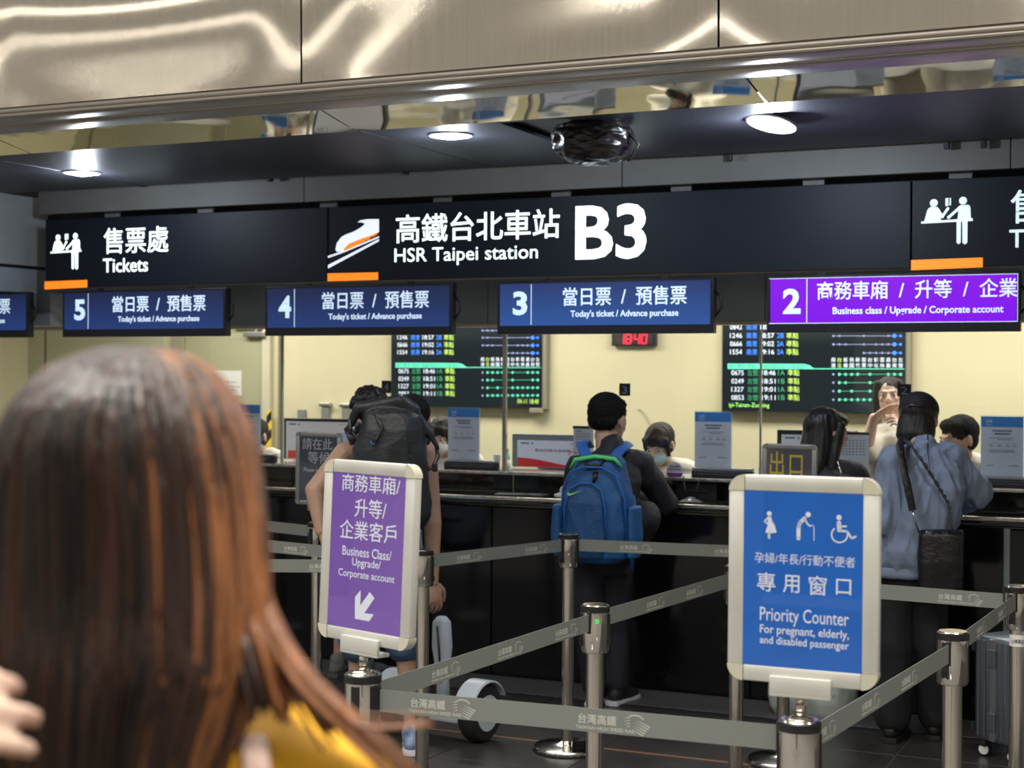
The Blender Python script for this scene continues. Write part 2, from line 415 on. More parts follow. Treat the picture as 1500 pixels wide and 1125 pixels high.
# ------------------------------------------------------------------ downlights
LED = mat('cool white lamp', (.9, .95, 1), .5, emit=9, ecol=(.86, .93, 1))
CHR = mat('chrome', (.72, .72, .72), .12, 1)
WHT = mat('white plastic', (.75, .75, .73), .35)
for px, py, lab in ((120, 252, 'recessed round ceiling lamp at the left end, above the first tickets sign'),
                    (660, 197, 'recessed round ceiling lamp above the station name sign'),
                    (1130, 172, 'brightest round ceiling lamp with a broken trim ring, right of the wrapped device')):
    p = at(px, py, z=2.8)
    t = thing('ceiling_lamp', lab, 'lamp', (p.x, p.y, 2.8), 0, 'round lamps in the dark ceiling')
    MB().lathe((p.x, p.y, 2.8), [(.075, .001), (.095, .0005), (.105, -.003), (.100, -.008), (.078, -.010), (.074, -.004)], 36).build('trim_ring', WHT, t, True)
    MB().lathe((p.x, p.y, 2.8), [(.001, -.022), (.030, -.020), (.055, -.014), (.074, -.004), (.074, -.002), (.001, -.002)], 36).build('diffuser', LED, t, True)
    if px == 1130: t.rotation_euler = (-.22, .16, 0); t.location.z -= .022; t.scale = (1.1, 1.1, 1.1)

# plastic-wrapped device hanging from the ceiling
p = at(868, 215, Y=6.50)
t = thing('wrapped_projector', 'ceiling device wrapped in black plastic film hanging beside the brightest lamp', 'projector', (p.x, p.y, 2.81))
WRAP = mat('black plastic film', (.022, .018, .018), .30, bump=.5, bscale=16, stretch=(1, 1, 3), coat=.25)
g = MB().loft([((p.x, p.y, 2.80), .15, .15), ((p.x, p.y, 2.75), .175, .165), ((p.x, p.y, 2.69), .165, .15), ((p.x+.01, p.y, 2.645), .11, .11), ((p.x+.01, p.y, 2.63), .05, .05)], 28, 2.4)
cloth(g, 'film_cover', WRAP, t, .008, .012, ff=11, fs=(1, 1, 3.2), seed=4)
MB().tube([(p.x+.13, p.y-.02, 2.80), (p.x+.22, p.y, 2.70), (p.x+.17, p.y, 2.63)], .02, flat=(1, .3)).build('loose_flap', WRAP, t, True)
MB().cyl((p.x, p.y, 2.80), (p.x, p.y, 2.88), .05).build('mount', TAB, t, True)

# unseen pale columns and dark walls, added to vary the reflections in the steel
PALE = mat('pale added column', (.62, .58, .50), .5, vary=.05); DARKW = mat('dark added wall', (.030, .030, .034), .4)
struct('wall_added', MB().box((-16, -9.2, 0), (9, -9, 3.2)), DARKW)
for nm, x in (('wall_added_left', -14), ('wall_added_right', 8)): struct(nm, MB().box((x, -9, 0), (x+.2, 5, 3.2)), DARKW)
col_ = None
for x, y in ((-12.5, 3.0), (-12.5, -2.5), (-9, -6.5), (-4.5, -7), (0.5, -6.5), (4.5, -4), (6.0, 1.5)):
    t = thing('trim_8', None, None, (x, y, 0)); t['kind'] = 'structure'
    MB().box((x-.45, y-.45, 0), (x+.45, y+.45, 3.6), .02).build('column', PALE, t)
# ------------------------------------------------------------------ overhead signs
SIGNB = mat('sign face dark navy', (.008, .012, .021), .5, spec=.25)
GLOW = mat('lit white lettering', (.9, 1, 1), .5, emit=1.25, ecol=(.86, 1, .97))
GLOWS = mat('lit pale lettering', (.9, 1, 1), .5, emit=.62, ecol=(.72, .95, .98))
ORNG = mat('lit orange bar', (1, .3, .02), .5, emit=.85, ecol=(1, .24, .012))
SY = 7.70; PS = wallplane(SY)
def sign_box(x0, x1, label):
    t = thing('overhead_sign', label, 'sign', ((x0+x1)/2, SY+.07, 2.21), 0, 'lit signs over the counter')
    MB().box((x0, SY+.004, 2.21), (x1, SY+.14, 2.635), .004).build('housing', BLACK, t)
    MB().box((x0+.004, SY, 2.214), (x1-.004, SY+.006, 2.631)).build('face', SIGNB, t)
    return t
ta = sign_box(-6.738, -4.69, 'dark lit sign reading Tickets at the left end above counter five')
tb = sign_box(-4.684, -1.414, 'long dark lit sign with train symbol, station name and large B3')
tcs = sign_box(-1.408, .64, 'dark lit tickets sign at the right edge above the purple screen')
DX3 = 6.738-1.408
def tickets(t, dx, mglow):
    f = Flat(PS); f.text('售票處', 152, 353.5, 247, 349.5, 38, .008); f.done('lettering', mglow, t, dx)
    f = Flat(PS); f.text('Tickets', 151, 389.5, 217, 387, 20.5, .012); f.done('lettering', mglow, t, dx)
    f = Flat(PS); f.poly([(65.5, 412.5), (128, 410), (128, 421), (65.5, 424)]); f.done('colour_bar', ORNG, t, dx)
    f = Flat(PS, scale=3, org=(1000, 230))
    f.disc((1104, 202), 17).poly([(1062, 282), (1076, 232), (1088, 220), (1120, 220), (1130, 236), (1136, 282)])
    f.line([(1122, 232), (1141, 262), (1166, 226)], 11)
    f.poly([(1155, 182), (1168, 180), (1168, 214), (1155, 216)]).poly([(1173, 180), (1179, 179), (1179, 212), (1173, 213)])
    f.disc((1232, 192), 17).poly([(1208, 275), (1214, 218), (1222, 212), (1256, 210), (1264, 218), (1267, 272)])
    f.line([(1218, 222), (1168, 266)], 12)
    f.poly([(1048, 284), (1275, 269), (1275, 281), (1048, 293)])
    f.poly([(1204, 282), (1223, 281), (1222, 376), (1213, 383), (1204, 377)]).poly([(1229, 280), (1252, 279), (1251, 376), (1241, 384), (1230, 377)])
    f.done('pictogram', mglow, t, dx-DX3)
tickets(ta, 0, GLOW); tickets(tcs, DX3, GLOWS)
f = Flat(PS); f.text('高鐵台北車站', 580, 336, 820, 326.5, 42, .01); f.done('lettering', GLOW, tb)
f = Flat(PS); f.text('HSR Taipei station', 578, 376, 788, 372.5, 26.5, .006); f.done('lettering', GLOW, tb)
f = Flat(PS); f.text('B3', 843, 341, 947, 338, 80, .022); f.done('platform_mark', mat('bright lit mark', (1, 1, 1), .5, emit=1.7, ecol=(.85, 1, .98)), tb)
f = Flat(PS, scale=3, org=(450, 260))
f.poly([(125, 318), (130, 290), (150, 262), (172, 250), (205, 238), (236, 220), (255, 204), (240, 197), (222, 197), (235, 188), (270, 183), (316, 183), (316, 240), (290, 252), (230, 288), (175, 316), (150, 326), (130, 326)])
f.poly([(92, 345), (160, 322), (316, 258), (316, 265), (160, 330), (92, 354)]).poly([(92, 385), (316, 270), (316, 280), (92, 400)])
f.done('train_symbol', mat('lit train white', (.9, .93, 1), .5, emit=.8, ecol=(.80, .86, 1)), tb)
f = Flat(PS, y=-.002, scale=3, org=(450, 260)); f.poly([(160, 316), (182, 292), (240, 268), (284, 254), (276, 270), (232, 290), (190, 312), (165, 322)]).poly([(290, 250), (314, 240), (306, 252), (284, 264)]); f.done('train_stripe', ORNG, tb)
f = Flat(PS); f.poly([(480, 400.5), (554, 399), (554, 410), (480, 412)]); f.done('colour_bar', ORNG, tb)

# counter screens
MY = 7.66; PM = wallplane(MY)
BEZ = mat('screen bezel', (.012, .014, .022), .35)
LBL = mat('screen lettering pale blue', (.8, .9, 1), .5, emit=.80, ecol=(.62, .80, 1))
LB2 = mat('screen number pale', (.8, .9, 1), .5, emit=.78, ecol=(.55, .77, 1))
def scr_mat(n, a, b, e):
    m = mat(n, a, .25); p = m.node_tree.nodes['Principled BSDF']; nt = m.node_tree
    tc = nt.nodes.new('ShaderNodeTexCoord'); s = nt.nodes.new('ShaderNodeSeparateXYZ'); r = nt.nodes.new('ShaderNodeValToRGB')
    nt.links.new(tc.outputs['Generated'], s.inputs[0]); nt.links.new(s.outputs['Z'], r.inputs[0])
    r.color_ramp.elements[0].color = (*a, 1); r.color_ramp.elements[1].color = (*b, 1)
    nt.links.new(r.outputs[0], p.inputs['Emission Color']); p.inputs['Emission Strength'].default_value = e; p.inputs['Base Color'].default_value = (.01, .01, .02, 1)
    return m
BLU1 = scr_mat('screen blue graphic', (.018, .050, .20), (.010, .018, .070), .85)
BLU3 = scr_mat('brighter screen blue graphic', (.026, .095, .34), (.018, .040, .16), .95)
PURP = scr_mat('screen violet graphic', (.23, .002, .90), (.26, .003, .86), .95)
def screen(x0, label, num, scr, tl, dxr):
    """tl(t): draws lettering; the frame is 1.21 m wide, the period of the counters 1.483 m"""
    x1 = x0+1.212
    t = thing('counter_screen', label, 'screen', ((x0+x1)/2, MY+.03, 1.90), 0, 'screens above the counter windows')
    MB().box((x0, MY, 1.902), (x1, MY+.055, 2.186), .004).build('housing', BEZ, t)
    MB().box((x0+.018, MY-.002, 1.948), (x1-.018, MY+.001, 2.172)).build('display', scr, t)
    MB().box((x0+.20, MY-.0032, 1.952), (x0+.2035, MY-.002, 2.168)).build('divider', LBL, t)
    MB().box((x0+.25, MY+.02, 2.18), (x0+.29, MY+.036, 2.20)).box((x1-.29, MY+.02, 2.18), (x1-.25, MY+.036, 2.20)).build('hanger', BLACK, t)
    MB().tube([(x1-.002, MY+.03, 2.12), (x1+.03, MY+.03, 2.08), (x1+.032, MY+.03, 2.03), (x1-.01, MY+.04, 1.98)], .006, 8).build('cable', BLACK, t, True)
    tl(t); return t
X3 = -3.60
def blue(num, dx):
    def g(t):
        if num: f = Flat(PM, y=-.0025); f.text(num, 751.7, 444.6, 772.7, 444.2, 35, .035); f.done('counter_number', LB2, t, dx)
        f = Flat(PM, y=-.0025); f.text('當日票  /  預售票', 825, 434.5, 1006, 432, 27, .008); f.done('lettering', LBL, t, dx)
        f = Flat(PM, y=-.0025); f.text("Today's ticket / Advance purchase", 836, 460.5, 994, 459.5, 12.5, .02); f.done('lettering', LBL, t, dx)
    return g
screen(X3, 'blue screen numbered 3 above the masked clerk and the man with blue backpack', '3', BLU3, blue('3', 0), 0)
screen(X3-1.483, 'blue screen numbered 4 above the pair at the counter', '4', BLU1, blue('4', -1.483), 0)
screen(X3-2.966, 'blue screen numbered 5 under the left tickets sign', '5', BLU1, blue('5', -2.966), 0)
screen(X3-4.449, 'blue screen cut by the left edge of the photo', '6', BLU1, blue('6', -4.449), 0)
def purple(t):
    f = Flat(PM, y=-.0025); f.text('2', 1147, 441.5, 1173, 441, 37, .035); f.done('counter_number', LB2, t)
    f = Flat(PM, y=-.0025); f.text('商務車廂  /  升等  /  企業', 1197, 427.5, 1491, 419.5, 27, .008); f.done('lettering', LBL, t)
    f = Flat(PM, y=-.0025); f.text('Business class / Upgrade / Corporate account', 1220, 458, 1470, 452.5, 13.5, .02); f.done('lettering', LBL, t)
    MB().box((-2.10, MY-.0035, 1.947), (-.91, MY-.002, 1.950)).box((-2.10, MY-.0035, 2.170), (-.91, MY-.002, 2.1725)).box((-.9125, MY-.0035, 1.95), (-.91, MY-.002, 2.17)).build('screen_border', LBL, t)
screen(X3+1.483+.006, 'violet screen numbered 2 for business class, above the jacketed woman', '2', PURP, purple, 0)

# ------------------------------------------------------------------ departure boards on the back wall
BY = 10.02; PB = wallplane(BY-.002)
BRD = mat('departure board glass', (.006, .008, .012), .12, emit=.03, ecol=(.3, .5, .5))  # faint even glow stands in for reflections on the board face
CASE = mat('grey board case', srgb('#8d8a78'), .4)
def em(n, c, e): return mat(n, c, .5, emit=e, ecol=c)
E_W = em('board white', (.75, .85, 1), .50); E_B = em('board blue', (.05, .25, 1), .7); E_G = em('board green', (.35, .9, .15), .8)
E_T = em('board teal', (.12, .75, .50), .42); E_D = em('board dark teal', (.02, .16, .10), .6); E_Y = em('board lime', (.55, .85, .15), .5); E_DG = em('board dim green', (.03, .28, .12), .8)
E_V = em('board dim violet', (.25, .28, .5), .6)
def board(dx, label, left):
    x0, x1, z0, z1 = -3.062+dx, -1.868+dx, 1.452, 2.075
    t = thing('departure_board', label, 'display', ((x0+x1)/2, BW, 1.45), 0, 'departure boards on the back wall')
    MB().box((x0-.01, BY+.012, z0-.012), (x1+.03, BW-.001, z1+.012), .006).build('case', CASE, t)
    MB().box((x0, BY, z0), (x1, BY+.02, z1), .003).build('glass', BRD, t)
    MB().box((x1-.09, BY-.006, z0-.035), (x1+.01, BY+.03, z0-.002), .004).build('corner_bracket', CASE, t)
    U = {m.name: (m, Flat(PB)) for m in (E_W, E_B, E_G, E_T, E_D, E_Y, E_DG, E_V)}
    F = lambda m: U[m.name][1]
    rows = [('0842', 479, '18:41', '2A', 480.5), ('1246', 491.5, '18:57', '2B', 492), ('0666', 503.5, '19:02', '2A', 504.5), ('1554', 515.5, '19:16', '2A', 517)]
    F(E_B).poly([(1064, 471), (1331, 468), (1331, 470), (1064, 474.5)])
    for k, (n, y, tm_, pf, yd) in enumerate(rows):
        F(E_W).text(n, 1069.5, y, 1087, y, 7); F(E_B).text('南港', 1093.5, y, 1109, y, 8.5); F(E_W).text(tm_, 1114, y, 1134, y, 7)
        F(E_B).text(pf, 1138.5, y, 1148, y, 7); F(E_Y).text('準點', 1152, y, 1169.5, y, 9)
    rows2 = [('0675', 546, '18:46', '1A'), ('0249', 558.3, '18:51', '1B'), ('1327', 570.3, '19:01', '1A'), ('0853', 582.3, '19:11', '1B')]
    F(E_T).poly([(1066, 532.5), (1178, 533), (1186, 535), (1192, 539.5), (1325, 540), (1325, 541), (1066, 540.5)])
    F(E_D).text('南下車次', 1068, 536.5, 1092, 536.5, 6); F(E_D).text('開往', 1096, 536.5, 1108, 536.5, 6); F(E_D).text('開車時間月台', 1113, 537, 1151, 537, 6); F(E_D).text('行車資訊', 1154, 537, 1178, 537, 6)
    for U_ in (E_D,): F(U_).y = -.0025
    for n, y, tm_, pf in rows2:
        F(E_W).text(n, 1071.5, y, 1089.5, y, 7); F(E_DG).text('左營', 1095, y, 1110, y, 8.5); F(E_W).text(tm_, 1116, y, 1136, y, 7)
        F(E_DG).text(pf, 1140, y, 1149.5, y, 7); F(E_Y).text('準點', 1154, y, 1171, y, 9)
    st = ['南港', '台北', '板橋', '桃園', '新竹', '苗栗', '台中', '彰化', '雲林', '嘉義', '台南', '左營']
    xs = [1220.8+8.95*i for i in range(12)]
    for i, s in enumerate(st):
        m = E_Y if i == 1 else E_W
        F(m).text(s[0], xs[i]-3.2, 527, xs[i]+3.2, 527, 6.5); F(m).text(s[1], xs[i]-3.2, 535.3, xs[i]+3.2, 535.3, 6.5)
    for y, on in ((480.5, (0, 1, 2, 3, 5, 7, 9)), (492, (0, 1, 5, 9)), (504.5, (0, 1, 2, 5, 7, 8, 9)), (517, (5, 6, 7, 8, 9))):
        F(E_V).line([(xs[on[0]], y), (xs[11], y)], .8)
        for i in on: F(E_V).disc((xs[i], y), 1.7, n=8)
        F(E_B).disc((xs[10], y), 3, n=12); F(E_B).disc((xs[11], y), 2, n=10); F(E_B).line([(xs[10], y), (xs[11], y)], 1)
    for y, on in ((548.3, (1, 2, 3, 4, 6, 9, 10, 11)), (560.5, (1, 2, 6, 10, 11)), (573, (1, 3, 6, 7, 8, 9, 10, 11)), (585.5, (1, 2, 3, 4, 5, 6, 7, 8, 9, 10, 11))):
        F(E_DG).line([(xs[1], y), (xs[11], y)], 1); F(E_V).disc((xs[0], y), 1.7, n=8)
        for i in on: F(E_T).disc((xs[i], y), 2.2, n=10)
    if left: F(E_Y).text('04-11 18:40', 1283, 595, 1321, 595, 7.5); F(E_G).text('ang', 1108, 594, 1117, 594.5, 7)
    else: F(E_G).text('iyi-Tainan-Zuoying', 1068, 594, 1127, 594.5, 8)
    F(E_V).y = -.0012
    for nm, (m, f) in U.items():
        if f.v: f.done(nm.replace('board ', '').replace(' ', '_')+'_readout', m, t, dx)
    return t
board(0, 'departure board on the back wall at the right, behind the standing clerk', False)
board(-2.497, 'departure board on the back wall at the left, behind the black rolltop backpack', True)

# led clock
p0, p1 = at(896, 486, Y=BW-.05), at(960, 506.5, Y=BW-.05)
t = thing('wall_clock', 'black digital clock with red digits reading 18:40', 'clock', ((p0.x+p1.x)/2, BW, p1.z))
MB().box((p0.x, BW-.05, p1.z), (p1.x, BW-.001, p0.z+.03), .004).build('housing', BEZ, t)
MB().box((p0.x+.02, BW-.052, p1.z+.015), (p1.x-.02, BW-.049, p0.z+.02)).build('window', mat('clock window', (.05, .03, .03), .3), t)
f = Flat(wallplane(BW-.052)); SEG = {'0': 'abcdef', '1': 'bc', '4': 'fgbc', '8': 'abcdefg'}
for ch, x in zip('1840', (906.5, 916.5, 929, 939.5)):
    y0, y1 = 490.5, 503.0; w = 7.0; s = {'a': ((0, 0), (1, 0)), 'b': ((1, 0), (1, .5)), 'c': ((1, .5), (1, 1)), 'd': ((0, 1), (1, 1)), 'e': ((0, .5), (0, 1)), 'f': ((0, 0), (0, .5)), 'g': ((0, .5), (1, .5))}
    for q in SEG[ch]:
        (a, b), (c_, d_) = s[q]; f.line([(x+a*w+(1-b)*1.2, y0+b*(y1-y0)), (x+c_*w+(1-d_)*1.2, y0+d_*(y1-y0))], 1.7)
f.disc((926.2, 494.5), .9, n=6).disc((925.7, 499.5), .9, n=6)
f.done('digits', em('clock red', (1, .02, .06), 1.3), t)

# notices and boxes on the back wall
PAPER = mat('white paper', (.72, .72, .68), .7); INK = mat('grey ink', (.12, .13, .14), .7)
a, b = at(312, 543, Y=BW-.03), at(354, 580, Y=BW-.03)
t = thing('wall_notice', 'small white line drawing sheet taped to the booth door', 'notice', ((a.x+b.x)/2, BW-.03, b.z))
MB().box((a.x, BW-.034, b.z), (b.x, BW-.0315, a.z)).build('sheet', PAPER, t)
f = Flat(wallplane(BW-.034), y=-.0005, scale=3, org=(0, 460))
for l in (((975, 285), (975, 345)), ((975, 300), (1040, 300)), ((1000, 290), (1000, 340)), ((1000, 320), (1055, 320)), ((1020, 320), (1020, 350)), ((985, 335), (1040, 335))): f.line(list(l), 2.2)
f.done('line_drawing', INK, t)
t = thing('hazard_tape', 'yellow and black striped corner tape on the door jamb', 'tape', (at(394, 650, Y=BW-.06).x, BW-.06, 1.05))
xa_, xb_ = at(390.5, 600, Y=BW-.06).x, at(397.5, 600, Y=BW-.06).x; zt, zb = at(394, 601, Y=BW-.06).z, 1.03
MB().box((xa_, BW-.058, zb), (xb_, BW-.052, zt)).build('tape', mat('hazard yellow', (.85, .62, .04), .5), t)
for k in range(3):
    z = zt-.012-k*.135; MB().prism([(xa_, z-.10), (xb_, z-.055), (xb_, z+.01 if k else z+.012), (xa_, z-.035)], BW-.060, BW-.058).build('black_stripe', BLACK, t)
for px, y0, y1, hd in ((440, 600, 616, 0), (475, 596, 618, 1), (505, 597, 618, 1)):
    a = at(px-6.5, y0, Y=BW-.04); b = at(px+6.5, y1, Y=BW-.04)
    t = thing('wall_box', ['plain grey wall box above the black framed monitor', 'slim grey wall device with a cap, right of the plain box', 'slim grey wall device with a cap nearest the curly haired person'][0 if not hd else (1 if px == 475 else 2)], 'wall box', ((a.x+b.x)/2, BW, b.z), 0, 'small devices on the back wall')
    MB().box((a.x+.008, BW-.035, b.z-.02), (b.x-.008, BW-.001, a.z), .004).build('body', mat('device grey', (.22, .22, .21), .5), t)
    if hd: MB().box((a.x-.008, BW-.045, a.z+.004), (b.x+.008, BW-.001, a.z+.03), .004).build('cap', MET, t)
ps = [at(930+28*cos(q), 655-58*sin(q), Y=BW-.01) for q in [radians(a) for a in range(-40, 85, 8)]]
t = tag(MB().tube([V(q)-V(ps[0]) for q in ps], .004, 6).build('wall_cable', mat('ivory cable', (.5, .48, .4), .5), None, True), 'thin ivory cable curving on the wall behind the masked clerk', 'cable'); t.location = ps[0]
# ------------------------------------------------------------------ the counter
CF = 7.89
GLB = mat('gloss black laminate', (.005, .005, .007), .10, spec=.35)
TOPB = mat('gloss black worktop', (.012, .012, .013), .09, coat=.6)
EDGE = mat('worn steel edge', (.62, .60, .54), .22, .95, vary=.25, vscale=30)
SHELF = mat('grey glass shelf', (.34, .35, .35), .12, .4)
EY = 8.12
cx = [-8.98+1.483*k for k in range(7)]
off = -3.60-.135
bounds = [max(-8.99, off+1.483*k) for k in range(-4, 4)]
labs = ['gloss black counter unit at the left edge, behind the long-haired woman', 'gloss black counter unit under the blue screen numbered 5', 'gloss black counter unit under screen 4, before the backpack pair', 'gloss black counter unit under screen 3, before the man with blue backpack', 'gloss black counter unit under the violet screen', 'gloss black counter unit with a steel strip at the right edge', 'gloss black counter unit beyond the right edge']
for k in range(7):
    x0, x1 = bounds[k]+.004, bounds[k+1]-.004
    t = thing('counter_unit', labs[k], 'counter', ((x0+x1)/2, CF+.2, .012), 0, 'black units of the ticket counter')
    MB().box((x0, CF+.02, .012), (x1, CF+.20, .955), .004).build('body', GLB, t)
    MB().box((x0, CF, .03), (x0+.735, CF+.019, .95), .003).build('front_panel', GLB, t, label='left gloss panel')
    MB().box((x0+.74, CF, .03), (x1, CF+.019, .95), .003).build('front_panel', GLB, t, label='right gloss panel')
    MB().box((x0, CF+.282, .956), (x1, CF+.31, 1.118), .002).build('upstand', mat('gloss upstand', (.05, .05, .05), .06, .6, bump=.12, bscale=5), t)
wt = tag(MB().box((-8.99, CF-.025, .966), (2, CF+.28, 1.008), .010).build('worktop', TOPB, None, 30), 'continuous gloss black worktop along the front of the ticket counter', 'worktop')
MB().box((-8.99, CF-.030, .992), (2, CF-.018, 1.0115), .003).build('steel_edge', EDGE, wt, 30)
ws = tag(MB().box((-8.99, CF+.14, 1.120), (2, CF+.62, 1.140), .003).build('raised_shelf', SHELF, None, 30), 'long narrow grey raised shelf carrying monitors and notices', 'shelf')
MB().box((-8.99, CF+.135, 1.122), (2, CF+.141, 1.138), .001).build('steel_edge', EDGE, ws, 30)
for wt_ in (wt, ws): pass
p = at(1475, 815, Y=CF)
t = thing('steel_strip', 'vertical brushed steel strip on the counter front right of the black bag', 'strip', (p.x, CF, .3))
MB().box((p.x-.015, CF-.008, .02), (p.x+.015, CF-.0005, .955), .003).build('profile', mat('blue grey steel', (.34, .40, .42), .3, .8), t)
# clerk side desk
struct('floor', MB().box((-8.99, CF+.22, -.004), (2, BW, .004)), mat('booth carpet', (.09, .09, .10), .9, vary=.2, vscale=50))

# glass screens with slim steel poles
GL = thin_glass('clear partition glass')
GLY = CF+.16
px_ = [-6.70, -5.215, -3.732, -2.249, -.766]
for k in range(len(px_)-1):
    a, b = px_[k], px_[k+1]
    t = thing('glass_screen', ['clear glass partition under the screen of counter five', 'clear glass partition under the screen of counter four'  , 'clear glass partition in front of the masked clerk', 'clear glass partition under the violet screen'][k], 'glass', ((a+b)/2, GLY, 1.14), 0, 'glass partitions on the counter')
    MB().box((a+.012, GLY-.003, 1.1405), (b-.012, GLY+.003, 1.90)).build('pane', GL, t)
    w = .011 if k == 1 else .004
    MB().box((b-w, GLY-.012, 1.1405), (b+w, GLY+.012, 1.93), .002).build('steel_pole' if k == 1 else 'glass_edge', mat('pole steel', (.55, .54, .48), .25, .9) if k == 1 else mat('glass edge', (.22, .25, .2), .2), t)
# number plates hanging on the glass
PLM = mat('number plate black', (.012, .013, .018), .3); NUM = mat('number plate digit', (.20, .28, .36), .5)
for px, py, n, w in ((566, 567, '4', 14), (915, 571, '3', 16), (1324.5, 572, '2', 20)):
    a, b = at(px-w/2, py-9.5, Y=GLY-.008), at(px+w/2, py+9, Y=GLY-.008)
    t = thing('number_plate', {'4': 'small black plate with pale digit, above the curly haired head', '3': 'small black plate with pale digit, above the cropped head', '2': 'small black plate with pale digit, before the standing clerk'}[n], 'sign', ((a.x+b.x)/2, GLY-.008, b.z), 0, 'number plates on the glass')
    MB().box((a.x, GLY-.008, b.z), (b.x, GLY-.0035, a.z), .001).build('plate', PLM, t)
    f = Flat(wallplane(GLY-.008), y=-.0004); f.text(n, px-w*.22, py, px+w*.22, py, 11, .0); f.done('digit', NUM, t)

# notices on the counter, each standing in a dark tray
HB = mat('notice header blue', srgb('#2f7cc8'), .5); SHEET = mat('notice sheet', srgb('#c0c9d8'), .45)
PY = CF+.19; PP = wallplane(PY-.003)
nlab = ['blue headed notice at the left, half hidden behind the long-haired woman', 'blue headed notice in front of the clerk under screen 4', 'blue headed notice between the masked clerk and the exit sign', 'blue headed notice at the right edge beside the seated clerk']
xs_n = [at(679.5, 640, Y=PY).x+1.487*k for k in (-1, 0, 1, 2)]
for k, xn in enumerate(xs_n):
    z0, z1 = 1.205, 1.492; w = .100 if k in (0, 1) else .101
    t = thing('counter_notice', nlab[k], 'notice', (xn, PY, 1.1405), 0, 'blue headed notices on the counter')
    MB().box((xn-w, PY-.003, 1.15), (xn+w, PY, z1)).build('sheet', SHEET, t)
    MB().box((xn-w, PY-.0036, z1-.052), (xn+w, PY-.0031, z1-.001)).build('header', HB, t)
    MB().box((xn-w-.006, PY+.001, 1.145), (xn+w+.006, PY+.004, z1+.006)).build('acrylic_back', thin_glass('acrylic', tint=(.9, .95, .98)), t)
    f = Flat(PP, y=-.0008); f.box_text('公告', xn-.078, xn-.045, z1-.032, z1-.016); f.box_text('Notice', xn-.076, xn-.047, z1-.044, z1-.037)
    f.done('header_lettering', PAPER, t)
    f = Flat(PP, y=-.0008); r = random.Random(k)
    for z, a, b, h in ((z1-.075, -.045, .048, .008), (z1-.090, -.035, .038, .008), (z1-.108, -.055, .06, .0025), (z1-.116, -.02, .045, .0025), (z1-.245, -.075, -.035, .003), (z1-.245, .03, .078, .004), (z1-.168, -.062, .062, .0025), (z1-.176, -.062, .062, .0025)):
        x = a
        while x < b: q = min(b, x+r.uniform(.005, .012)); f.rect(xn+x, z, xn+q, z+h); x = q+.0025
    for q in (-.06, -.02, .02, .052):
        f.rect(xn+q, z1-.148, xn+q+.018, z1-.145); f.rect(xn+q+.002, z1-.136, xn+q+.014, z1-.134)
    f.done('print_lines', mat('notice ink', (.12, .15, .2), .6), t)
    tr = thing('document_tray', ['flat dark tray under the notice at the left', 'flat dark tray under the notice below screen 4', 'flat dark tray under the notice right of the masked clerk', 'flat dark tray under the notice at the right edge'][k], 'tray', (xn+.07, PY-.03, 1.1405), 0, 'flat dark trays on the raised shelf')
    m_ = MB().box((xn-w-.005, PY-.045, 1.1408), (xn+.23, PY-.006, 1.182), .003); m_.build('case', mat('tray black', (.02, .021, .026), .3), tr)
    MB().box((xn-w-.003, PY-.047, 1.184), (xn+.23, PY-.006, 1.197), .003).build('clear_lid', mat('tray grey lid', (.30, .32, .34), .15), tr)
    f = Flat(wallplane(PY-.0465)); 
    for z in (1.160, 1.172):
        x = -w+.01
        while x < .2: q = x+r.uniform(.008, .02); f.rect(xn+x, z, xn+q, z+.0035); x = q+.004
    f.done('print_lines', mat('tray print', (.16, .17, .2), .5), tr)

# computer monitors
def monitor(px0, py0, px1, y, label, framecol, bez, scrc, wave, text=None, full=True, wr=None):
    a = at(px0, py0, Y=y); w = at(px1, py0, Y=y).x-a.x; z1 = a.z; z0 = 1.1415
    t = thing('monitor', label, 'monitor', (a.x+w/2, y+.06, 1.1405), 0, 'computer monitors on the counter')
    fm = mat('monitor frame %s' % framecol, srgb(framecol), .4)
    MB().box((a.x, y, z0+.006), (a.x+w, y+.04, z1), .006).build('housing', fm, t)
    MB().box((a.x+bez, y-.002, z0+.008), (a.x+w-bez, y+.001, z1-bez)).build('screen', mat('monitor screen '+scrc, srgb(scrc), .3, emit=.22), t)
    MB().box((a.x+w/2-.09, y+.01, z0-.0005), (a.x+w/2+.09, y+.16, z0+.006), .002).box((a.x+w/2-.03, y+.041, z0+.004), (a.x+w/2+.03, y+.06, z1-.1)).build('stand', fm, t)
    f = Flat(wallplane(y), y=-.003)
    f.rect(a.x+bez+.02, z1-bez-.022, a.x+bez+.075, z1-bez-.014); f.disc((a.x+bez+.095, z1-bez-.018), .006, False, 8)
    x = a.x+w-bez-.09
    while x < a.x+w-bez-.02: f.rect(x, z1-bez-.018, x+.005, z1-bez-.014); x += .008
    f.done('screen_header', INK, t)
    if wave:
        x0, x1 = a.x+bez+.001, a.x+w-bez-.001; n = 16
        pts = [(x0, z0+.01)]+[(x0+(x1-x0)*i/n, z0+.012+wave*(1-i/n)**1.2*(1+.25*sin(i/n*4))) for i in range(n+1)]+[(x1, z0+.01)]
        f = Flat(wallplane(y), y=-.003); f.poly(pts, px=False); f.done('red_wave', mat('screen red', srgb('#c0202a'), .5, emit=.15), t)
    if text:
        f = Flat(wallplane(y), y=-.003); f.box_text(text, a.x+w*.30, a.x+w*.75, z0+.098, z0+.114); f.done('screen_lettering', mat('screen dull red', srgb('#8f3340'), .5), t)
    return t
monitor(750, 635, 866, 8.34, 'grey framed monitor with red welcome line beside the blue backpack', '#7b8286', .036, '#b4bacb', .05, '歡迎光臨台灣高鐵')
monitor(415.5, 612, 520, 8.34, 'black framed monitor behind the waiting sign on its post', '#26282b', .020, '#c8c6c8', .0)
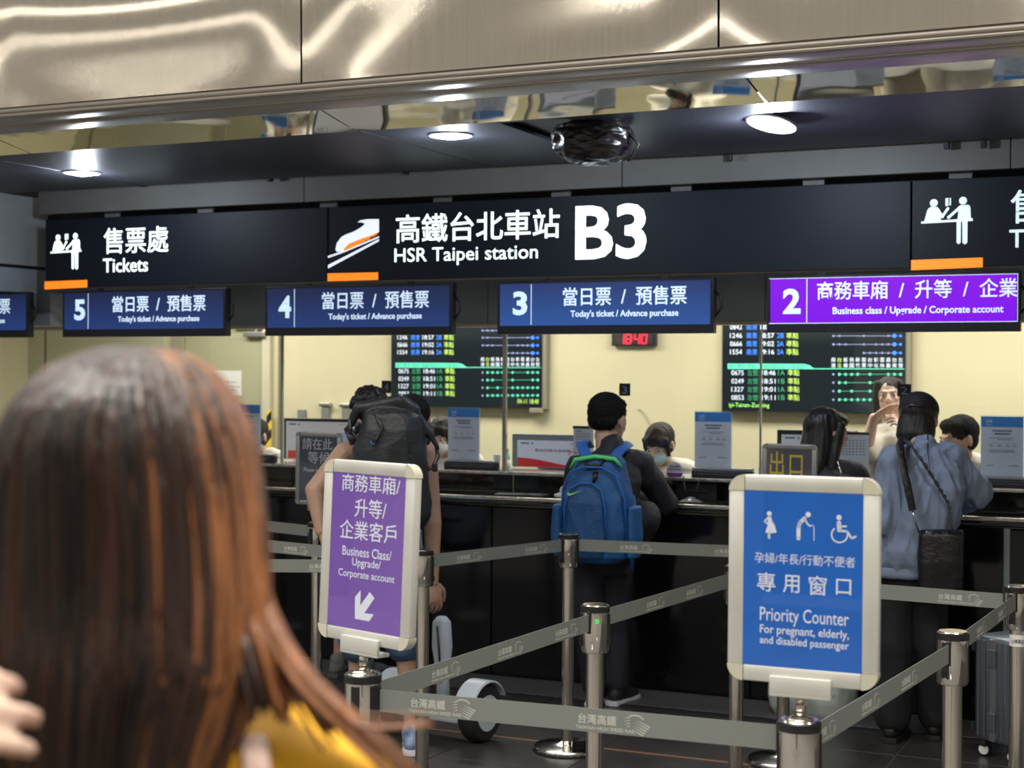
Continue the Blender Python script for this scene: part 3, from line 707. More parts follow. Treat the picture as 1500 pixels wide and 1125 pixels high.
monitor(1138, 629, 1255, 8.34, 'dark framed monitor behind the woman in black', '#1e2226', .026, '#a8b0bb', .0)
a = at(417, 682, Y=8.33)
t = tag(MB().box((0, -.001, 0), (.40, 0, .050)).build('screen_banner', mat('banner orange red', srgb('#d8401c'), .5, emit=.2)), 'orange red banner across the bottom of the black framed monitor', 'banner'); t.location = (a.x+.020, 8.3365, 1.155)
# calendars and paper on the counter
def calendar(px0, py0, px1, py1, y, label):
    a, b = at(px0, py0, Y=y), at(px1, py1, Y=y)
    t = thing('desk_calendar', label, 'calendar', ((a.x+b.x)/2, y+.02, 1.1405), 0, 'calendars on the counter')
    MB().box((a.x, y, 1.1408), (b.x, y+.004, a.z)).build('page', mat('calendar page', srgb('#a9b2bd'), .6), t)
    MB().box((a.x-.004, y-.003, a.z-.012), (b.x+.004, y+.008, a.z+.003), .002).build('binding', BLACK, t)
    MB().tube([(a.x+.02, y+.005, a.z-.02), (a.x+.02, y+.034, 1.1425)], .003, 6).tube([(b.x-.02, y+.005, a.z-.02), (b.x-.02, y+.034, 1.1425)], .003, 6).build('easel', BLACK, t)
    f = Flat(wallplane(y), y=-.0008); w = b.x-a.x
    for blk in (0, 1):
        zt = a.z-.035-blk*.13
        if zt-.1 < 1.145: break
        f.rect(a.x+.02, zt+.006, a.x+.05, zt+.011)
        for r_ in range(6):
            for c_ in range(7): x = a.x+.018+(w-.036)*c_/6.6; f.rect(x, zt-.010-r_*.015, x+.008, zt-.004-r_*.015)
    f.done('date_grid', INK, t)
calendar(840, 624.5, 869, 700, 8.30, 'small white desk calendar behind the left strap of the blue backpack')
calendar(1229, 633, 1272, 700, 8.30, 'large month calendar between the woman in black and the standing clerk')
# bottles
def bottle(px, y, h, r, body, capc, label, lab=None):
    p = at(px, 690, Y=y); x = p.x
    t = thing('bottle', label, 'bottle', (x, y, 1.1405))
    MB().lathe((x, y, 1.1405), [(r*.9, 0), (r, .006), (r, h*.45), (r*.96, h*.62), (r*.45, h*.80), (r*.40, h*.86)], 20).build('body', body, t, True)
    MB().lathe((x, y, 1.1405), [(r*.46, h*.84), (r*.46, h), (r*.4, h*1.005)], 16).build('cap', capc, t, 40)
    MB().lathe((x, y, 1.1405), [(r*1.02, h*.12), (r*1.02, h*.5)], 20).build('label', lab or PAPER, t, True)
    return t
bottle(742.5, 8.08, .125, .020, mat('green drink bottle', (.25, .55, .40), .15), mat('green cap', (.05, .42, .16), .4), 'small drink bottle with green cap beside the steel pole')
bottle(1116, 8.08, .095, .020, mat('clear bottle', (.6, .62, .55), .15), mat('navy cap', (.02, .03, .08), .4), 'small clear bottle with dark blue cap left of the exit sign')
p = at(728, 685, Y=8.08)
t = thing('paper_cup', 'white paper cup left of the steel pole', 'cup', (p.x, 8.08, 1.1405)); MB().lathe((p.x, 8.08, 1.1405), [(.016, 0), (.021, .085), (.0225, .088), (.0225, .091), (.020, .091)], 20).build('cup', WHT, t, True)
# loose papers and tissue on the worktop
for px, py, w, d_, a_, lab in ((778, 718, .16, .10, .2, 'white sheet of paper on the worktop left of the man with backpack'), (800, 722, .12, .09, -.25, 'smaller sheet of paper overlapping the worktop edge near the tissue')):
    p = at(px, py, z=1.010)
    me = MB().box((-w/2, -d_/2, 0), (w/2, d_/2, .0012)).mesh('sheet'); o = tag(obj('paper_sheet', me, PAPER), lab, 'paper', 'papers on the worktop'); o.location = (p.x, min(p.y, 8.1), 1.0092 if px == 778 else 1.0108); o.rotation_euler = (0, 0, a_)
p = at(823, 722, Y=7.95)
g = MB().ell((p.x, 7.93, 1.024), (.035, .022, .014)).ell((p.x+.012, 7.93, 1.045), (.015, .013, .028))
tag(obj('tissue', fuse(g, .004, 2, .004, ff=40, fs=(1, 1, 1)), PAPER), 'crumpled white tissue on the worktop against the blue backpack', 'tissue')
# hanging paper slip below the tissue
a, b = at(815, 728, Y=7.852), at(829, 738, Y=7.852)
# pen holder with two chained pens, in front of the masked clerk
p = at(1012, 728, Y=7.98)
t = thing('pen_stand', 'pen stand with two upright black pens on the counter below the badge', 'pen stand', (p.x, 7.98, 1.0085))
MB().lathe((p.x, 7.98, 1.0085), [(.070, 0), (.070, .006), (.045, .018), (.02, .030), (.008, .034)], 24).build('base', mat('translucent grey base', (.28, .28, .29), .2), t, True)
for k, (dx, lean) in enumerate(((-.022, -.02), (.03, .02))):
    MB().tube([(p.x+dx, 7.975, 1.018), (p.x+dx+lean*.2, 7.975, 1.06), (p.x+dx+lean, 7.975, 1.155)], [.006, .005, .0025], 8).build('pen', BLACK, t, True)
p = at(998, 736, Y=7.93)
t = thing('counter_tray', 'flat black cash tray in front of the masked clerk', 'tray', (p.x, 7.98, 1.0085)); MB().box((p.x-.10, 7.90, 1.0085), (p.x+.24, 8.06, 1.0145), .002).box((p.x-.10, 7.90, 1.0145), (p.x+.24, 7.908, 1.020)).box((p.x-.10, 8.052, 1.0145), (p.x+.24, 8.06, 1.020)).build('tray', BLACK, t)
t = thing('card_reader', 'black ticket printer on the worktop right of the masked clerk', 'printer', (p.x+.17, 8.05, 1.0085))
q = at(1018, 712, Y=8.1)
MB().box((q.x-.10, 8.075, 1.0088), (q.x+.13, 8.165, 1.112), .008).build('housing', mat('printer black', (.015, .015, .017), .4), t)
MB().box((q.x-.06, 8.068, 1.06), (q.x+.09, 8.074, 1.085), .002).build('slot_panel', TAB, t)
# round badge on the glass
p = at(988.5, 690, Y=GLY-.006); t = thing('glass_badge', 'round white and violet sticker on the glass before the masked clerk', 'sticker', p)
PG = wallplane(GLY-.0045)
f = Flat(PG); f.disc((988.5, 690), 13, n=32); f.done('disc', mat('badge lavender', srgb('#c4bccb'), .5), t)
f = Flat(PG, y=-.002); ca = f.loc(988.5, 690); r_ = abs(f.loc(988.5, 677)[1]-ca[1])
f.poly([(ca[0]+r_*cos(a), ca[1]+r_*sin(a)) for a in [pi*1.07+i*(pi*.86)/14 for i in range(15)]], px=False); f.done('lower_band', mat('badge violet', srgb('#6d2f7f'), .5), t)
f = Flat(PG, y=-.003)
for y, a, b in ((683, 981, 996), (687.5, 979, 998)): f.text('請由此購票' if y < 685 else '謝謝您的配合', a, y, b, y, 3)
f.done('lettering', INK, t)
# ------------------------------------------------------------------ stanchions and belts
SS = mat('satin stainless steel', (.64, .60, .53), .13, 1)
SSD = mat('polished stainless head', (.70, .67, .61), .08, 1)
CAPB = mat('black plastic collar', (.012, .012, .013), .35)
BELT = mat('grey woven belt', (.185, .20, .185), .6, bump=.12, bscale=60, stretch=(1, 1, 30))
LOGO = mat('belt print silver', (.50, .50, .45), .5)
H = .975
def stanchion(label, x, y, rz=0, h=H, slots=(0, pi), stick=None):
    t = thing('stanchion', label, 'stanchion', (x, y, 0), rz, 'belt posts of the queue')
    R = Matrix.Translation((x, y, 0))@Matrix.Rotation(rz, 4, 'Z')
    MB().lathe((0, 0, 0), [(.150, 0), (.155, .004), (.155, .014), (.148, .024), (.10, .034), (.04, .040), (.03, .046)], 40).build('base', mat('chrome base', (.45, .45, .45), .14, 1), t, 40, xf=R)
    MB().lathe((0, 0, 0), [(.156, .0005), (.1575, .004), (.156, .008)], 40).build('rubber_ring', CAPB, t, True, xf=R)
    MB().lathe((0, 0, 0), [(.0275, .040), (.0275, h-.145)], 28).build('pole', SS, t, 40, xf=R)
    hd = MB().lathe((0, 0, 0), [(.030, h-.152), (.040, h-.149), (.044, h-.142), (.044, h-.020)], 36).build('head', SSD, t, 40, xf=R)
    MB().lathe((0, 0, 0), [(.0452, h-.022), (.0455, h-.018), (.0455, h-.004), (.043, h-.002)], 36).build('collar', CAPB, t, 40, xf=R)
    MB().lathe((0, 0, 0), [(.001, h-.002), (.041, h-.002), (.039, h+.001), (.001, h+.001)], 36).build('top_plate', SS, t, 40, xf=R)
    for a in slots:
        Q = R@Matrix.Rotation(a, 4, 'Z')
        s_ = MB().box((-.011, -.0465, h-.112), (.011, -.040, h-.026), .002).build('belt_slot', CAPB, t, xf=Q)
        MB().box((-.011, -.0485, h-.128), (-.006, -.042, h-.108)).box((-.0025, -.0485, h-.126), (.0025, -.042, h-.108)).box((.006, -.0485, h-.128), (.011, -.042, h-.108)).build('clip_teeth', CAPB, s_, xf=Q)
    return t
POS = {}
def post(key, px, dd, label, **k):
    p = at(px, 900, d=dd); POS[key] = V((p.x, p.y, 0)); return stanchion(label, p.x, p.y, **k)
S1 = post('S1', 532, 3.78, 'nearest stanchion at left carrying the violet business class sign', rz=-.4, slots=(.5, pi/2, pi))
S2 = post('S2', 1172, 3.29, 'nearest stanchion carrying the blue priority counter sign', slots=(-1.35, pi*.6))
post('A', 872, 4.91, 'lone stanchion with a green dot in the middle of the queue', slots=(-1.0, pi*.6), rz=.0)
post('B', 1396, 4.43, 'stanchion with empty belt slot facing out, right of the blue sign', slots=(-.32, 2.4))
post('Cc', 1491, 5.39, 'stanchion cut by the right edge beside the suitcase', slots=(-.3, 2.0))
post('D', 619, 6.40, 'stanchion close behind the violet sign, beside the tank top wearer', slots=(-.25, -1.5, 1.6))
post('E', 464, 7.53, 'stanchion carrying the please wait here sign', slots=(-.2, -1.5))
post('G', 1079, 5.93, 'stanchion half hidden behind the left edge of the blue sign', slots=(1.4, -1.4))
post('Hh', 1148, 6.85, 'stanchion carrying the grey exit sign', slots=(-.3, 1.4))
post('K', 832, 7.06, 'stanchion with its round base visible behind the man with backpack', slots=(-.3, 1.5, -1.5))
POS['L1'] = POS['D']+V((-1.75, .40, 0)); POS['L2'] = POS['D']+V((-1.7, -.75, 0)); POS['L3'] = POS['E']+V((-1.7, .55, 0))
for k, l in (('L1', 'stanchion hidden behind the long hair, middle one of three'), ('L2', 'stanchion hidden behind the long hair, nearest one'), ('L3', 'stanchion hidden behind the long hair, farthest one')):
    stanchion(l, POS[k].x, POS[k].y)
# green dot, white tag stickers
p = POS['A']; dv = (EYEP-p); dv.z = 0; dv.normalize(); r2 = Matrix.Rotation(.12, 3, 'Z')@dv
t = thing('green_sticker', 'small green dot sticker on the lone middle stanchion', 'sticker', (p.x+r2.x*.0455, p.y+r2.y*.0455, .93)); MB().tube([p+r2*.0445+V((0, 0, .928)), p+r2*.0462+V((0, 0, .928))], .0075, 14).build('dot', mat('bright green', (.12, .75, .15), .5), t)
p = POS['Cc']; dv = (EYEP-p); dv.z = 0; dv.normalize()
R = Matrix.Translation(p+V((0, 0, .79)))@Matrix.Rotation(atan2(dv.x, -dv.y), 4, 'Z')
t = thing('post_label', 'white printed label wrapped on the stanchion at the right edge', 'sticker', p+dv*.029+V((0, 0, .77)))
m_ = MB(); n = 10; vs = []
for i in range(n+1):
    a = -1.2+2.4*i/n
    for zz in (-.02, .02): vs.append((.0290*sin(a), -.0290*cos(a), zz))
MB().add(vs, [(2*i, 2*i+2, 2*i+3, 2*i+1) for i in range(n)]).build('label', PAPER, t, xf=R)
f = Flat(R, y=-.0295); f.box_text('台灣高鐵', -.022, .022, -.008, .006); f.done('lettering', INK, t)

def logo_shapes(f, x0, z0, s):
    """台灣高鐵 + wordmark + streak emblem, s = scale (1 = 19 cm wide), lower-left corner"""
    f.box_text('台灣高鐵', x0, x0+.098*s, z0+.012*s, z0+.036*s, .012)
    f.box_text('TAIWAN HIGH SPEED RAIL', x0-.006*s, x0+.145*s, z0-.001*s, z0+.0075*s, .01)
    ex = x0+.112*s
    for i in range(4): f.poly([(ex+(.002+.004*(3-i))*s*.6, z0+(.012+.0065*i)*s), (ex+(.020)*s, z0+(.014+.0072*i)*s), (ex+(.020)*s, z0+(.0165+.0072*i)*s)], px=False)
    pts = []
    for i in range(9): a = 2.5-1.9*i/8; pts.append((ex+(.034+.026*cos(a))*s, z0+(.022+.021*sin(a))*s))
    for i in range(9): a = .6+1.9*i/8; pts.append((ex+(.034+.024*cos(a))*s, z0+(.0215+.0185*sin(a))*s))
    f.poly(pts, px=False)
    for i in range(5): f.poly([(ex+(.036-.003*i)*s*1.0, z0+(.0305-.0055*i)*s), (ex+(.072-.004*i)*s, z0+(.0175-.0052*i)*s), (ex+(.068-.004*i)*s, z0+(.0155-.0052*i)*s)], px=False)
BELTS = []
def belt(label, a, b, z=.915, sag=.0, gap0=.045, gap1=.045, phase=.10, per=.44, sc=1.0, cassette=None, za=0, zb=0):
    A, B = V(a), V(b); d = (B-A); L = d.length; u = d/L
    A = A+u*gap0; B = B-u*gap1; L = (B-A).length
    if u.x < 0: A, B = B, A; u = -u; za, zb = zb, za
    ang = atan2(u.y, u.x); M = Matrix.Translation((A.x, A.y, z))@Matrix.Rotation(ang, 4, 'Z')
    t = thing('barrier_belt', label, 'belt', (A.x, A.y, z), ang, 'printed grey belts of the queue')
    zz = lambda x: za+(zb-za)*x/L-sag*4*(x/L)*(1-x/L)
    n = 24; hw = .0265; vs = []; fs = []
    for i in range(n+1):
        x = L*i/n; q = zz(x)
        vs += [(x, -.0009, q-hw), (x, -.0009, q+hw), (x, .0009, q+hw), (x, .0009, q-hw)]
    for i in range(n):
        for k in range(4): k2 = (k+1) % 4; fs.append((4*i+k, 4*i+4+k, 4*i+4+k2, 4*i+k2))
    fs += [(0, 1, 2, 3), tuple(4*n+k for k in (3, 2, 1, 0))]
    MB().add(vs, fs).build('strap', BELT, t, xf=M)
    MB().box((-.012, -.006, -.034+zz(0)), (.004, .006, .034+zz(0)), .002).build('belt_end', CAPB, t, xf=M)
    MB().box((L-.004, -.006, -.034+zz(L)), (L+.012, .006, .034+zz(L)), .002).build('belt_end', CAPB, t, xf=M)
    x = phase; 
    while x+.19*sc < L-.01:
        f = Flat(Matrix.Identity(4), y=-.0011, th=.0003); logo_shapes(f, x, -.020, sc)
        f.v = [V((v.x, v.y, v.z+zz(v.x))) for v in f.v]; f.M = M; f.done('printed_logo', LOGO, t)
        x += per
    return t
P_ = POS
belt('belt running left to right between the two sign posts, lowest in front', P_['S1'], P_['S2'], z=.912, phase=.09, per=.435, sc=.95, za=0, zb=.02)
belt('belt from the violet sign post up to the lone middle stanchion', P_['S1'], P_['A'], z=.915, phase=.27, per=.35, sc=.80, za=.0, zb=.008)
belt('belt from the lone middle stanchion towards the blue sign', P_['A'], P_['G'], z=.925, phase=.33, per=.33, sc=.80)
belt('belt from the blue sign post to the stanchion at its right', P_['S2'], P_['B'], z=.918, phase=.05, per=.34, sc=.80, gap0=.05)
belt('short belt between the two stanchions at the right edge', P_['B'], P_['Cc'], z=.925, phase=.3, per=.36, sc=.80)
belt('level belt right of the blue sign towards the right edge', P_['G'], P_['Cc'], z=.918, phase=.72, per=.5, sc=.85)
belt('belt across the lower back of the blue backpack, to the blue sign', P_['K'], P_['Hh'], z=.925, phase=.19, per=.42, sc=.80, za=.0, zb=-.01)
belt('belt between the stanchion beside the tank top wearer and the round based one', P_['D'], P_['K'], z=.925, phase=.15, per=.42, sc=.80)
belt('upper of two belts at the left passing behind the violet sign', P_['L1'], P_['D'], z=.925, phase=.95, per=.38, sc=.80, gap1=.05)
belt('lower of two belts at the left passing behind the violet sign', P_['L2'], P_['D'], z=.905, phase=.95, per=.40, sc=.80, gap1=.05)
belt('short dark belt at the left, behind the waiting sign post', P_['L3'], P_['E'], z=.93, phase=.8, per=.45, sc=.80)

# ------------------------------------------------------------------ sign frames on the posts
ALU = mat('pale aluminium frame', (.62, .62, .57), .36, .35, vary=.06, vscale=9)
ALUG = mat('grey aluminium frame', (.30, .31, .32), .38, .6)
CORN = mat('clear plastic corner', (.52, .50, .40), .2)
def frame(name, label, P, rot, w, h, base, bw, panel, alu, corner, ztop):
    P = V(P); M = Matrix.Translation(P)@Matrix.Rotation(rot[0], 4, 'Z')@Matrix.Rotation(rot[1], 4, 'X')@Matrix.Rotation(rot[2], 4, 'Y')
    t = thing(name, label, 'sign', base, 0, 'sign frames on the queue posts')
    W2, H2 = w/2, h/2; cr = bw
    MB().box((-W2+bw*.6, .004, -H2+bw*.6), (W2-bw*.6, .016, H2-bw*.6)).build('back_board', mat('frame back board', (.12, .12, .12), .6), t, xf=M)
    for nm, a, b in (('top_rail', (-W2+cr, -.009, H2-bw), (W2-cr, .016, H2)), ('bottom_rail', (-W2+cr, -.009, -H2), (W2-cr, .016, -H2+bw)),
                     ('side_rail', (-W2, -.009, -H2+cr), (-W2+bw, .016, H2-cr)), ('side_rail', (W2-bw, -.009, -H2+cr), (W2, .016, H2-cr))):
        MB().box(a, b, .004).build(nm, alu, t, 40, xf=M)
    for sx in (-1, 1):
        for sz in (-1, 1):
            c = (sx*(W2-cr), sz*(H2-cr)); n = 8; a0 = atan2(sz, sx)-pi/4
            pts = [(c[0], c[1])]+[(c[0]+cr*cos(a0+pi/2*i/n), c[1]+cr*sin(a0+pi/2*i/n)) for i in range(n+1)]
            MB().prism(pts, -.010, .017).build('rounded_corner', corner, t, 40, xf=M)
    f = Flat(M, y=-.003, th=.004); f.rect(-W2+bw-.001, -H2+bw-.001, W2-bw+.001, H2-bw+.001); f.done('poster', panel, t)
    f = Flat(M, y=-.0072, th=.0004); f.rect(-W2+bw-.001, -H2+bw-.001, W2-bw+.001, H2-bw+.001); f.done('clear_cover', thin_glass('poster cover'), t)
    return t, M
def bracket(t, M, h, wdt, base, alu):
    MB().box((-wdt/2, -.020, -h/2-.022), (wdt/2, -.0105, -h/2+.016), .002).box((-wdt/2, -.020, -h/2-.026), (wdt/2, .022, -h/2-.016), .002).build('clamp', alu, t, 40, xf=M)
    bt = M@V((0, .0, -h/2-.02)); MB().tube([V((base[0], base[1], H)), bt], .0115, 16).lathe((base[0], base[1], H), [(.03, 0.0005), (.03, .004), (.012, .008)], 20).build('stem', SS, t, True)
# priority sign
C0 = V((-.811, 3.235, 1.268)); WH = mat('white print', srgb('#d6dcea'), .5)
t, M = frame('priority_sign', 'blue priority counter sign in a pale aluminium frame', C0, (-.009, -.021, -.002), .3195, .435, (P_['S2'].x, P_['S2'].y, H), .034,
             mat('poster blue', srgb('#1b66c4'), .4, vary=.07, vscale=9), ALU, CORN, H)
bracket(t, M, .435, .13, P_['S2'], ALU)
def FF(y=-.0072): return Flat(M, y=y, th=.0003)
f = FF(); f.text('孕婦/年長/行動不便者', 1107, 817, 1254, 822.5, 15.5, 0); f.done('lettering', WH, t)
f = FF()
for ch, x0, x1, y, h in (('專', 232, 322, 567, 92), ('用', 358, 438, 577, 86), ('窗', 482, 570, 585, 94), ('口', 615, 688, 592, 76)):
    g = Flat(M, y=-.0072, th=.0003, scale=3.307, org=(1040, 680)); g.text(ch, x0, y, x1, y+3, h, .006); f.add(g.v, g.f)
f.done('lettering', WH, t)
f = FF(); f.text('Priority Counter', 1114.5, 902, 1244.7, 908.5, 26, .004); f.done('lettering', WH, t)
f = FF(); f.text('For pregnant, elderly,', 1114.5, 922.5, 1244.7, 930.5, 16, .012); f.done('lettering', WH, t)
f = FF(); f.text('and disabled passenger', 1114.5, 939, 1244.7, 946, 14.5, .012); f.done('lettering', WH, t)
SC_ = dict(scale=3.307, org=(1040, 680))
f = Flat(M, y=-.0072, th=.0003, **SC_); f.disc((292, 238), 12).poly([(282, 254), (300, 253), (306, 275), (318, 295), (328, 330), (300, 334), (272, 330), (284, 295), (284, 275)]).line([(283, 260), (268, 275), (284, 288)], 6).line([(291, 332), (291, 354)], 13); f.done('pregnant_pictogram', WH, t)
f = Flat(M, y=-.0072, th=.0003, **SC_); f.disc((480, 243), 13).line([(433, 358), (434, 300), (441, 282), (462, 262)], 19).line([(462, 262), (478, 290), (492, 300)], 8).line([(508, 370), (508, 302), (503, 294), (495, 295), (492, 302)], 4); f.done('elderly_pictogram', WH, t)
f = Flat(M, y=-.0072, th=.0003, **SC_); f.disc((629, 257), 13).line([(629, 284), (631, 318)], 22).line([(632, 300), (667, 300)], 8).line([(633, 322), (668, 324), (690, 358), (709, 350)], 10)
f.line([(632+39*cos(radians(a)), 340-38*sin(radians(a))) for a in range(128, 370, 12)], 7); f.done('wheelchair_pictogram', WH, t)
# violet business class sign
C1 = EYEP+(V((-1.977, 3.448, 1.243))-EYEP)*.955
t, M = frame('business_class_sign', 'violet business class sign with a white arrow pointing down left', C1, (-.296, -.04, .009), .318, .438, (P_['S1'].x, P_['S1'].y, H), .032,
             mat('poster violet', srgb('#7c5ab4'), .4, vary=.05, vscale=7), ALU, CORN, H)
bracket(t, M, .438, .13, P_['S1'], ALU)
SP = dict(scale=3.309, org=(440, 640))
def FP(): return Flat(M, y=-.0072, th=.0003, **SP)
f = FP(); f.text('商務車廂/', 213, 216, 495, 243, 84, .004); f.done('lettering', WH, t)
f = FP(); f.text('升等/', 275, 340, 428, 357, 92, .004); f.done('lettering', WH, t)
f = FP(); f.text('企業客戶', 203, 442, 476, 475, 92, .004); f.done('lettering', WH, t)
f = FP(); f.text('Business Class/', 215, 546, 452, 578, 46, .006); f.done('lettering', WH, t)
f = FP(); f.text('Upgrade/', 262, 608, 400, 628, 50, .006); f.done('lettering', WH, t)
f = FP(); f.text('Corporate account', 195, 658, 467, 695, 47, .006); f.done('lettering', WH, t)
f = FP(); f.poly([(275, 880), (276, 775), (303, 742), (301, 817), (347, 751), (370, 781), (321, 853), (366, 860), (344, 893)]); f.done('arrow', WH, t)
# grey please-wait sign and exit sign
GP = mat('dark slate poster', srgb('#3a4254'), .45); GT = mat('grey print', srgb('#a8acb8'), .5)
t, M = frame('waiting_sign', 'grey framed please wait here sign with dark face, behind the bent arm', EYEP+(V((-4.194, 6.811, 1.206))-EYEP)*.948, (.036, .008, .011), .247, .351, (P_['E'].x, P_['E'].y, H), .022, GP, ALUG, ALUG, H)
bracket(t, M, .351, .10, P_['E'], ALUG)
SW = dict(scale=6.617, org=(380, 590))
f = Flat(M, y=-.0072, th=.0003, **SW); f.text('請在此', 425, 395, 715, 402, 110); f.text('等候', 478, 528, 690, 534, 115); f.done('lettering', GT, t)
f = Flat(M, y=-.0072, th=.0003, **SW); f.text('Please wait here', 438, 648, 712, 655, 38, .01); f.done('lettering', GT, t)
pH = P_['Hh']
t, M = frame('exit_sign', 'grey framed exit sign with yellow characters above the blue sign', (pH.x+.02, pH.y, at(1154, 650, d=6.85).z-.176), (.05, .01, .01), .240, .351, (pH.x, pH.y, H), .022, mat('mid grey poster', srgb('#52525c'), .45), ALUG, ALUG, H)
bracket(t, M, .351, .10, pH, ALUG)
GO = mat('yellow print', srgb('#c0b24e'), .5); SX = dict(scale=7.5, org=(1060, 600))
f = Flat(M, y=-.0072, th=.0003, **SX); f.text('出', 512, 592, 666, 592, 265, .012); f.text('口', 727, 610, 872, 610, 225, .012); f.done('lettering', GO, t)
f = Flat(M, y=-.0072, th=.0003, **SX); f.text('Exit', 600, 830, 760, 833, 90, .01); f.done('lettering', GO, t)
# ------------------------------------------------------------------ people
SKIN = {k: mat('skin '+k, c, .48, vary=.06, vscale=12) for k, c in (('fair', (.60, .42, .33)), ('tan', (.42, .26, .185)), ('warm', (.55, .33, .24)))}
for m_ in SKIN.values(): m_.node_tree.nodes['Principled BSDF'].inputs['Subsurface Weight'].default_value = .08
HAIRB = mat('black hair', (.010, .009, .009), .42, bump=.7, bscale=55, stretch=(1, 1, .12), vary=.4, vscale=40)
HAIRD = mat('dark brown hair', (.018, .013, .012), .62, spec=.25, bump=.7, bscale=55, stretch=(1, 1, .12), vary=.4, vscale=40)
HAIRS = mat('short black hair', (.010, .009, .009), .8, spec=.15, bump=.9, bscale=120)
LIPM = mat('lips', (.42, .15, .13), .4); EYEW = mat('eye white', (.6, .58, .55), .2); IRIS = mat('iris', (.02, .012, .01), .1)
def Rz(a): return Matrix.Rotation(a, 4, 'Z')
def lerp(a, b, t): return a+(b-a)*t
class Person:
    def __init__(s, label, x, y, yaw=0, sc=1, ov=None, head=None, hs=1, seated=False, z0=0, group=None, name='person'):
        s.T = Matrix.Translation((x, y, z0))@Rz(yaw); s.Ti = s.T.inverted(); s.sc = sc; s.seated = seated
        s.t = thing(name, label, 'person', (x, y, z0), yaw, group)
        J = dict(pel=(0, 0, .94), hipL=(-.09, 0, .90), hipR=(.09, 0, .90), kneeL=(-.10, .015, .49), kneeR=(.10, .015, .49), ankL=(-.10, -.02, .085), ankR=(.10, -.02, .085),
                 shL=(-.175, 0, 1.375), shR=(.175, 0, 1.375), elL=(-.235, -.02, 1.09), elR=(.235, -.02, 1.09), wrL=(-.245, .07, .86), wrR=(.245, .07, .86), head=(0, .02, 1.575))
        if seated:
            J.update(pel=(0, 0, .62), hipL=(-.09, .02, .60), hipR=(.09, .02, .60), kneeL=(-.12, .42, .60), kneeR=(.12, .42, .60), ankL=(-.12, .38, .20), ankR=(.12, .38, .20))
            for k in ('shL', 'shR', 'head'): J[k] = (J[k][0], J[k][1], J[k][2]-.30)
            J.update(elL=(-.25, .08, .84), elR=(.25, .08, .84), wrL=(-.16, .30, .86), wrR=(.16, .30, .86))
        s.J = {k: V(v)*sc for k, v in J.items()}
        for k, v in (ov or {}).items(): s.J[k] = s.Ti@V(v)
        hy, hp, hr = head or (0, 0, 0)
        s.H = Matrix.Translation(s.J['head'])@Euler((hp, hr, hy), 'XYZ').to_matrix().to_4x4()@Matrix.Scale(hs, 4)
    def mb(s): return MB(s.T)
    def hmb(s): return MB(s.T@s.H)          # head frame: x right, y forward, z up
    def torso(s, m, g=0, top=True, z0=None, wide=1):
        J = s.J; c = s.sc; mid = (J['shL']+J['shR'])/2; P = J['pel']; secs = []
        rows = [(-.16, .150, .105), (0, .166, .118), (.25, .146, .108), (.45, .140, .105), (.65, .156, .112), (.82, .166, .112), (.94, .150, .095), (1.04, .110, .078), (1.10, .065, .060)]
        if z0 is not None: rows = [r for r in rows if r[0] >= z0]
        if not top: rows = rows[:-1]
        for t, rx, ry in rows: secs.append((lerp(P, mid, t), (rx*c+g)*wide, ry*c+g))
        m.loft(secs, 28, 2.25)
        for sd in 'LR':
            a = lerp(mid, J['sh'+sd], .35); m.cap(a+V((0, 0, .012)), J['sh'+sd], .066*c+g, .055*c+g)
    def arm(s, m, sd, g=0, to=1.0, r=(.052, .043, .044, .027), gw=None):
        """to: 1 = upper arm, 2 = down to the wrist; fractions stop earlier"""
        J = s.J; c = s.sc; a, b, w = J['sh'+sd], J['el'+sd], J['wr'+sd]; gw = g if gw is None else gw
        e = lerp(a, b, min(1, to)); m.cap(a, e, r[0]*c+g, lerp(r[0], r[1], min(1, to))*c+g)
        if to > 1: t = to-1; m.cap(b, lerp(b, w, t), r[2]*c+g, lerp(r[2], r[3], t)*c+lerp(g, gw, t))
    def leg(s, m, sd, g=0, to=2.0, r=(.082, .056, .054, .036), flare=0):
        J = s.J; c = s.sc; a, b, w = J['hip'+sd], J['knee'+sd], J['ank'+sd]
        e = lerp(a, b, min(1, to)); m.cap(a, e, r[0]*c+g, lerp(r[0], r[1], min(1, to))*c+g+flare*.5)
        if to > 1: t = to-1; m.cap(b, lerp(b, w, t), r[2]*c+g+flare*.5, lerp(r[2], r[3], t)*c+g+flare)
    def head(s, m, ears=True, nose=1):
        """adds the head to an MB that lives in body space"""
        q = MB(); q.ell((0, -.012, .028), (.074, .092, .086), n=24, m=16).ell((0, .028, -.030), (.057, .066, .074), n=20, m=14).ell((0, .058, -.088), (.026, .026, .024))
        q.ell((0, .01, -.06), (.055, .06, .045)).cap((0, .082, .018), (0, .103, -.022), .008, .0125).cap((-.011, .092, -.026), (.011, .092, -.026), .008)
        q.cap((-.026, .078, .022), (.026, .078, .022), .012).cap((-.014, .086, -.052), (.014, .086, -.052), .0085)
        q.ell((-.036, .066, -.016), (.02, .018, .016)).ell((.036, .066, -.016), (.02, .018, .016))
        if ears:
            for k in (-1, 1): q.ell((k*.079, -.008, -.004), (.009, .019, .031), Matrix.Rotation(k*-.25, 3, 'Z'))
        m.add([s.H@v for v in q.v], q.f)
        nb = (s.J['shL']+s.J['shR'])/2; c = s.sc; hd = s.H@V((0, -.018, -.055)); m.cap(nb+V((0, -.01, -.01)), hd, .062*c, .052*c)
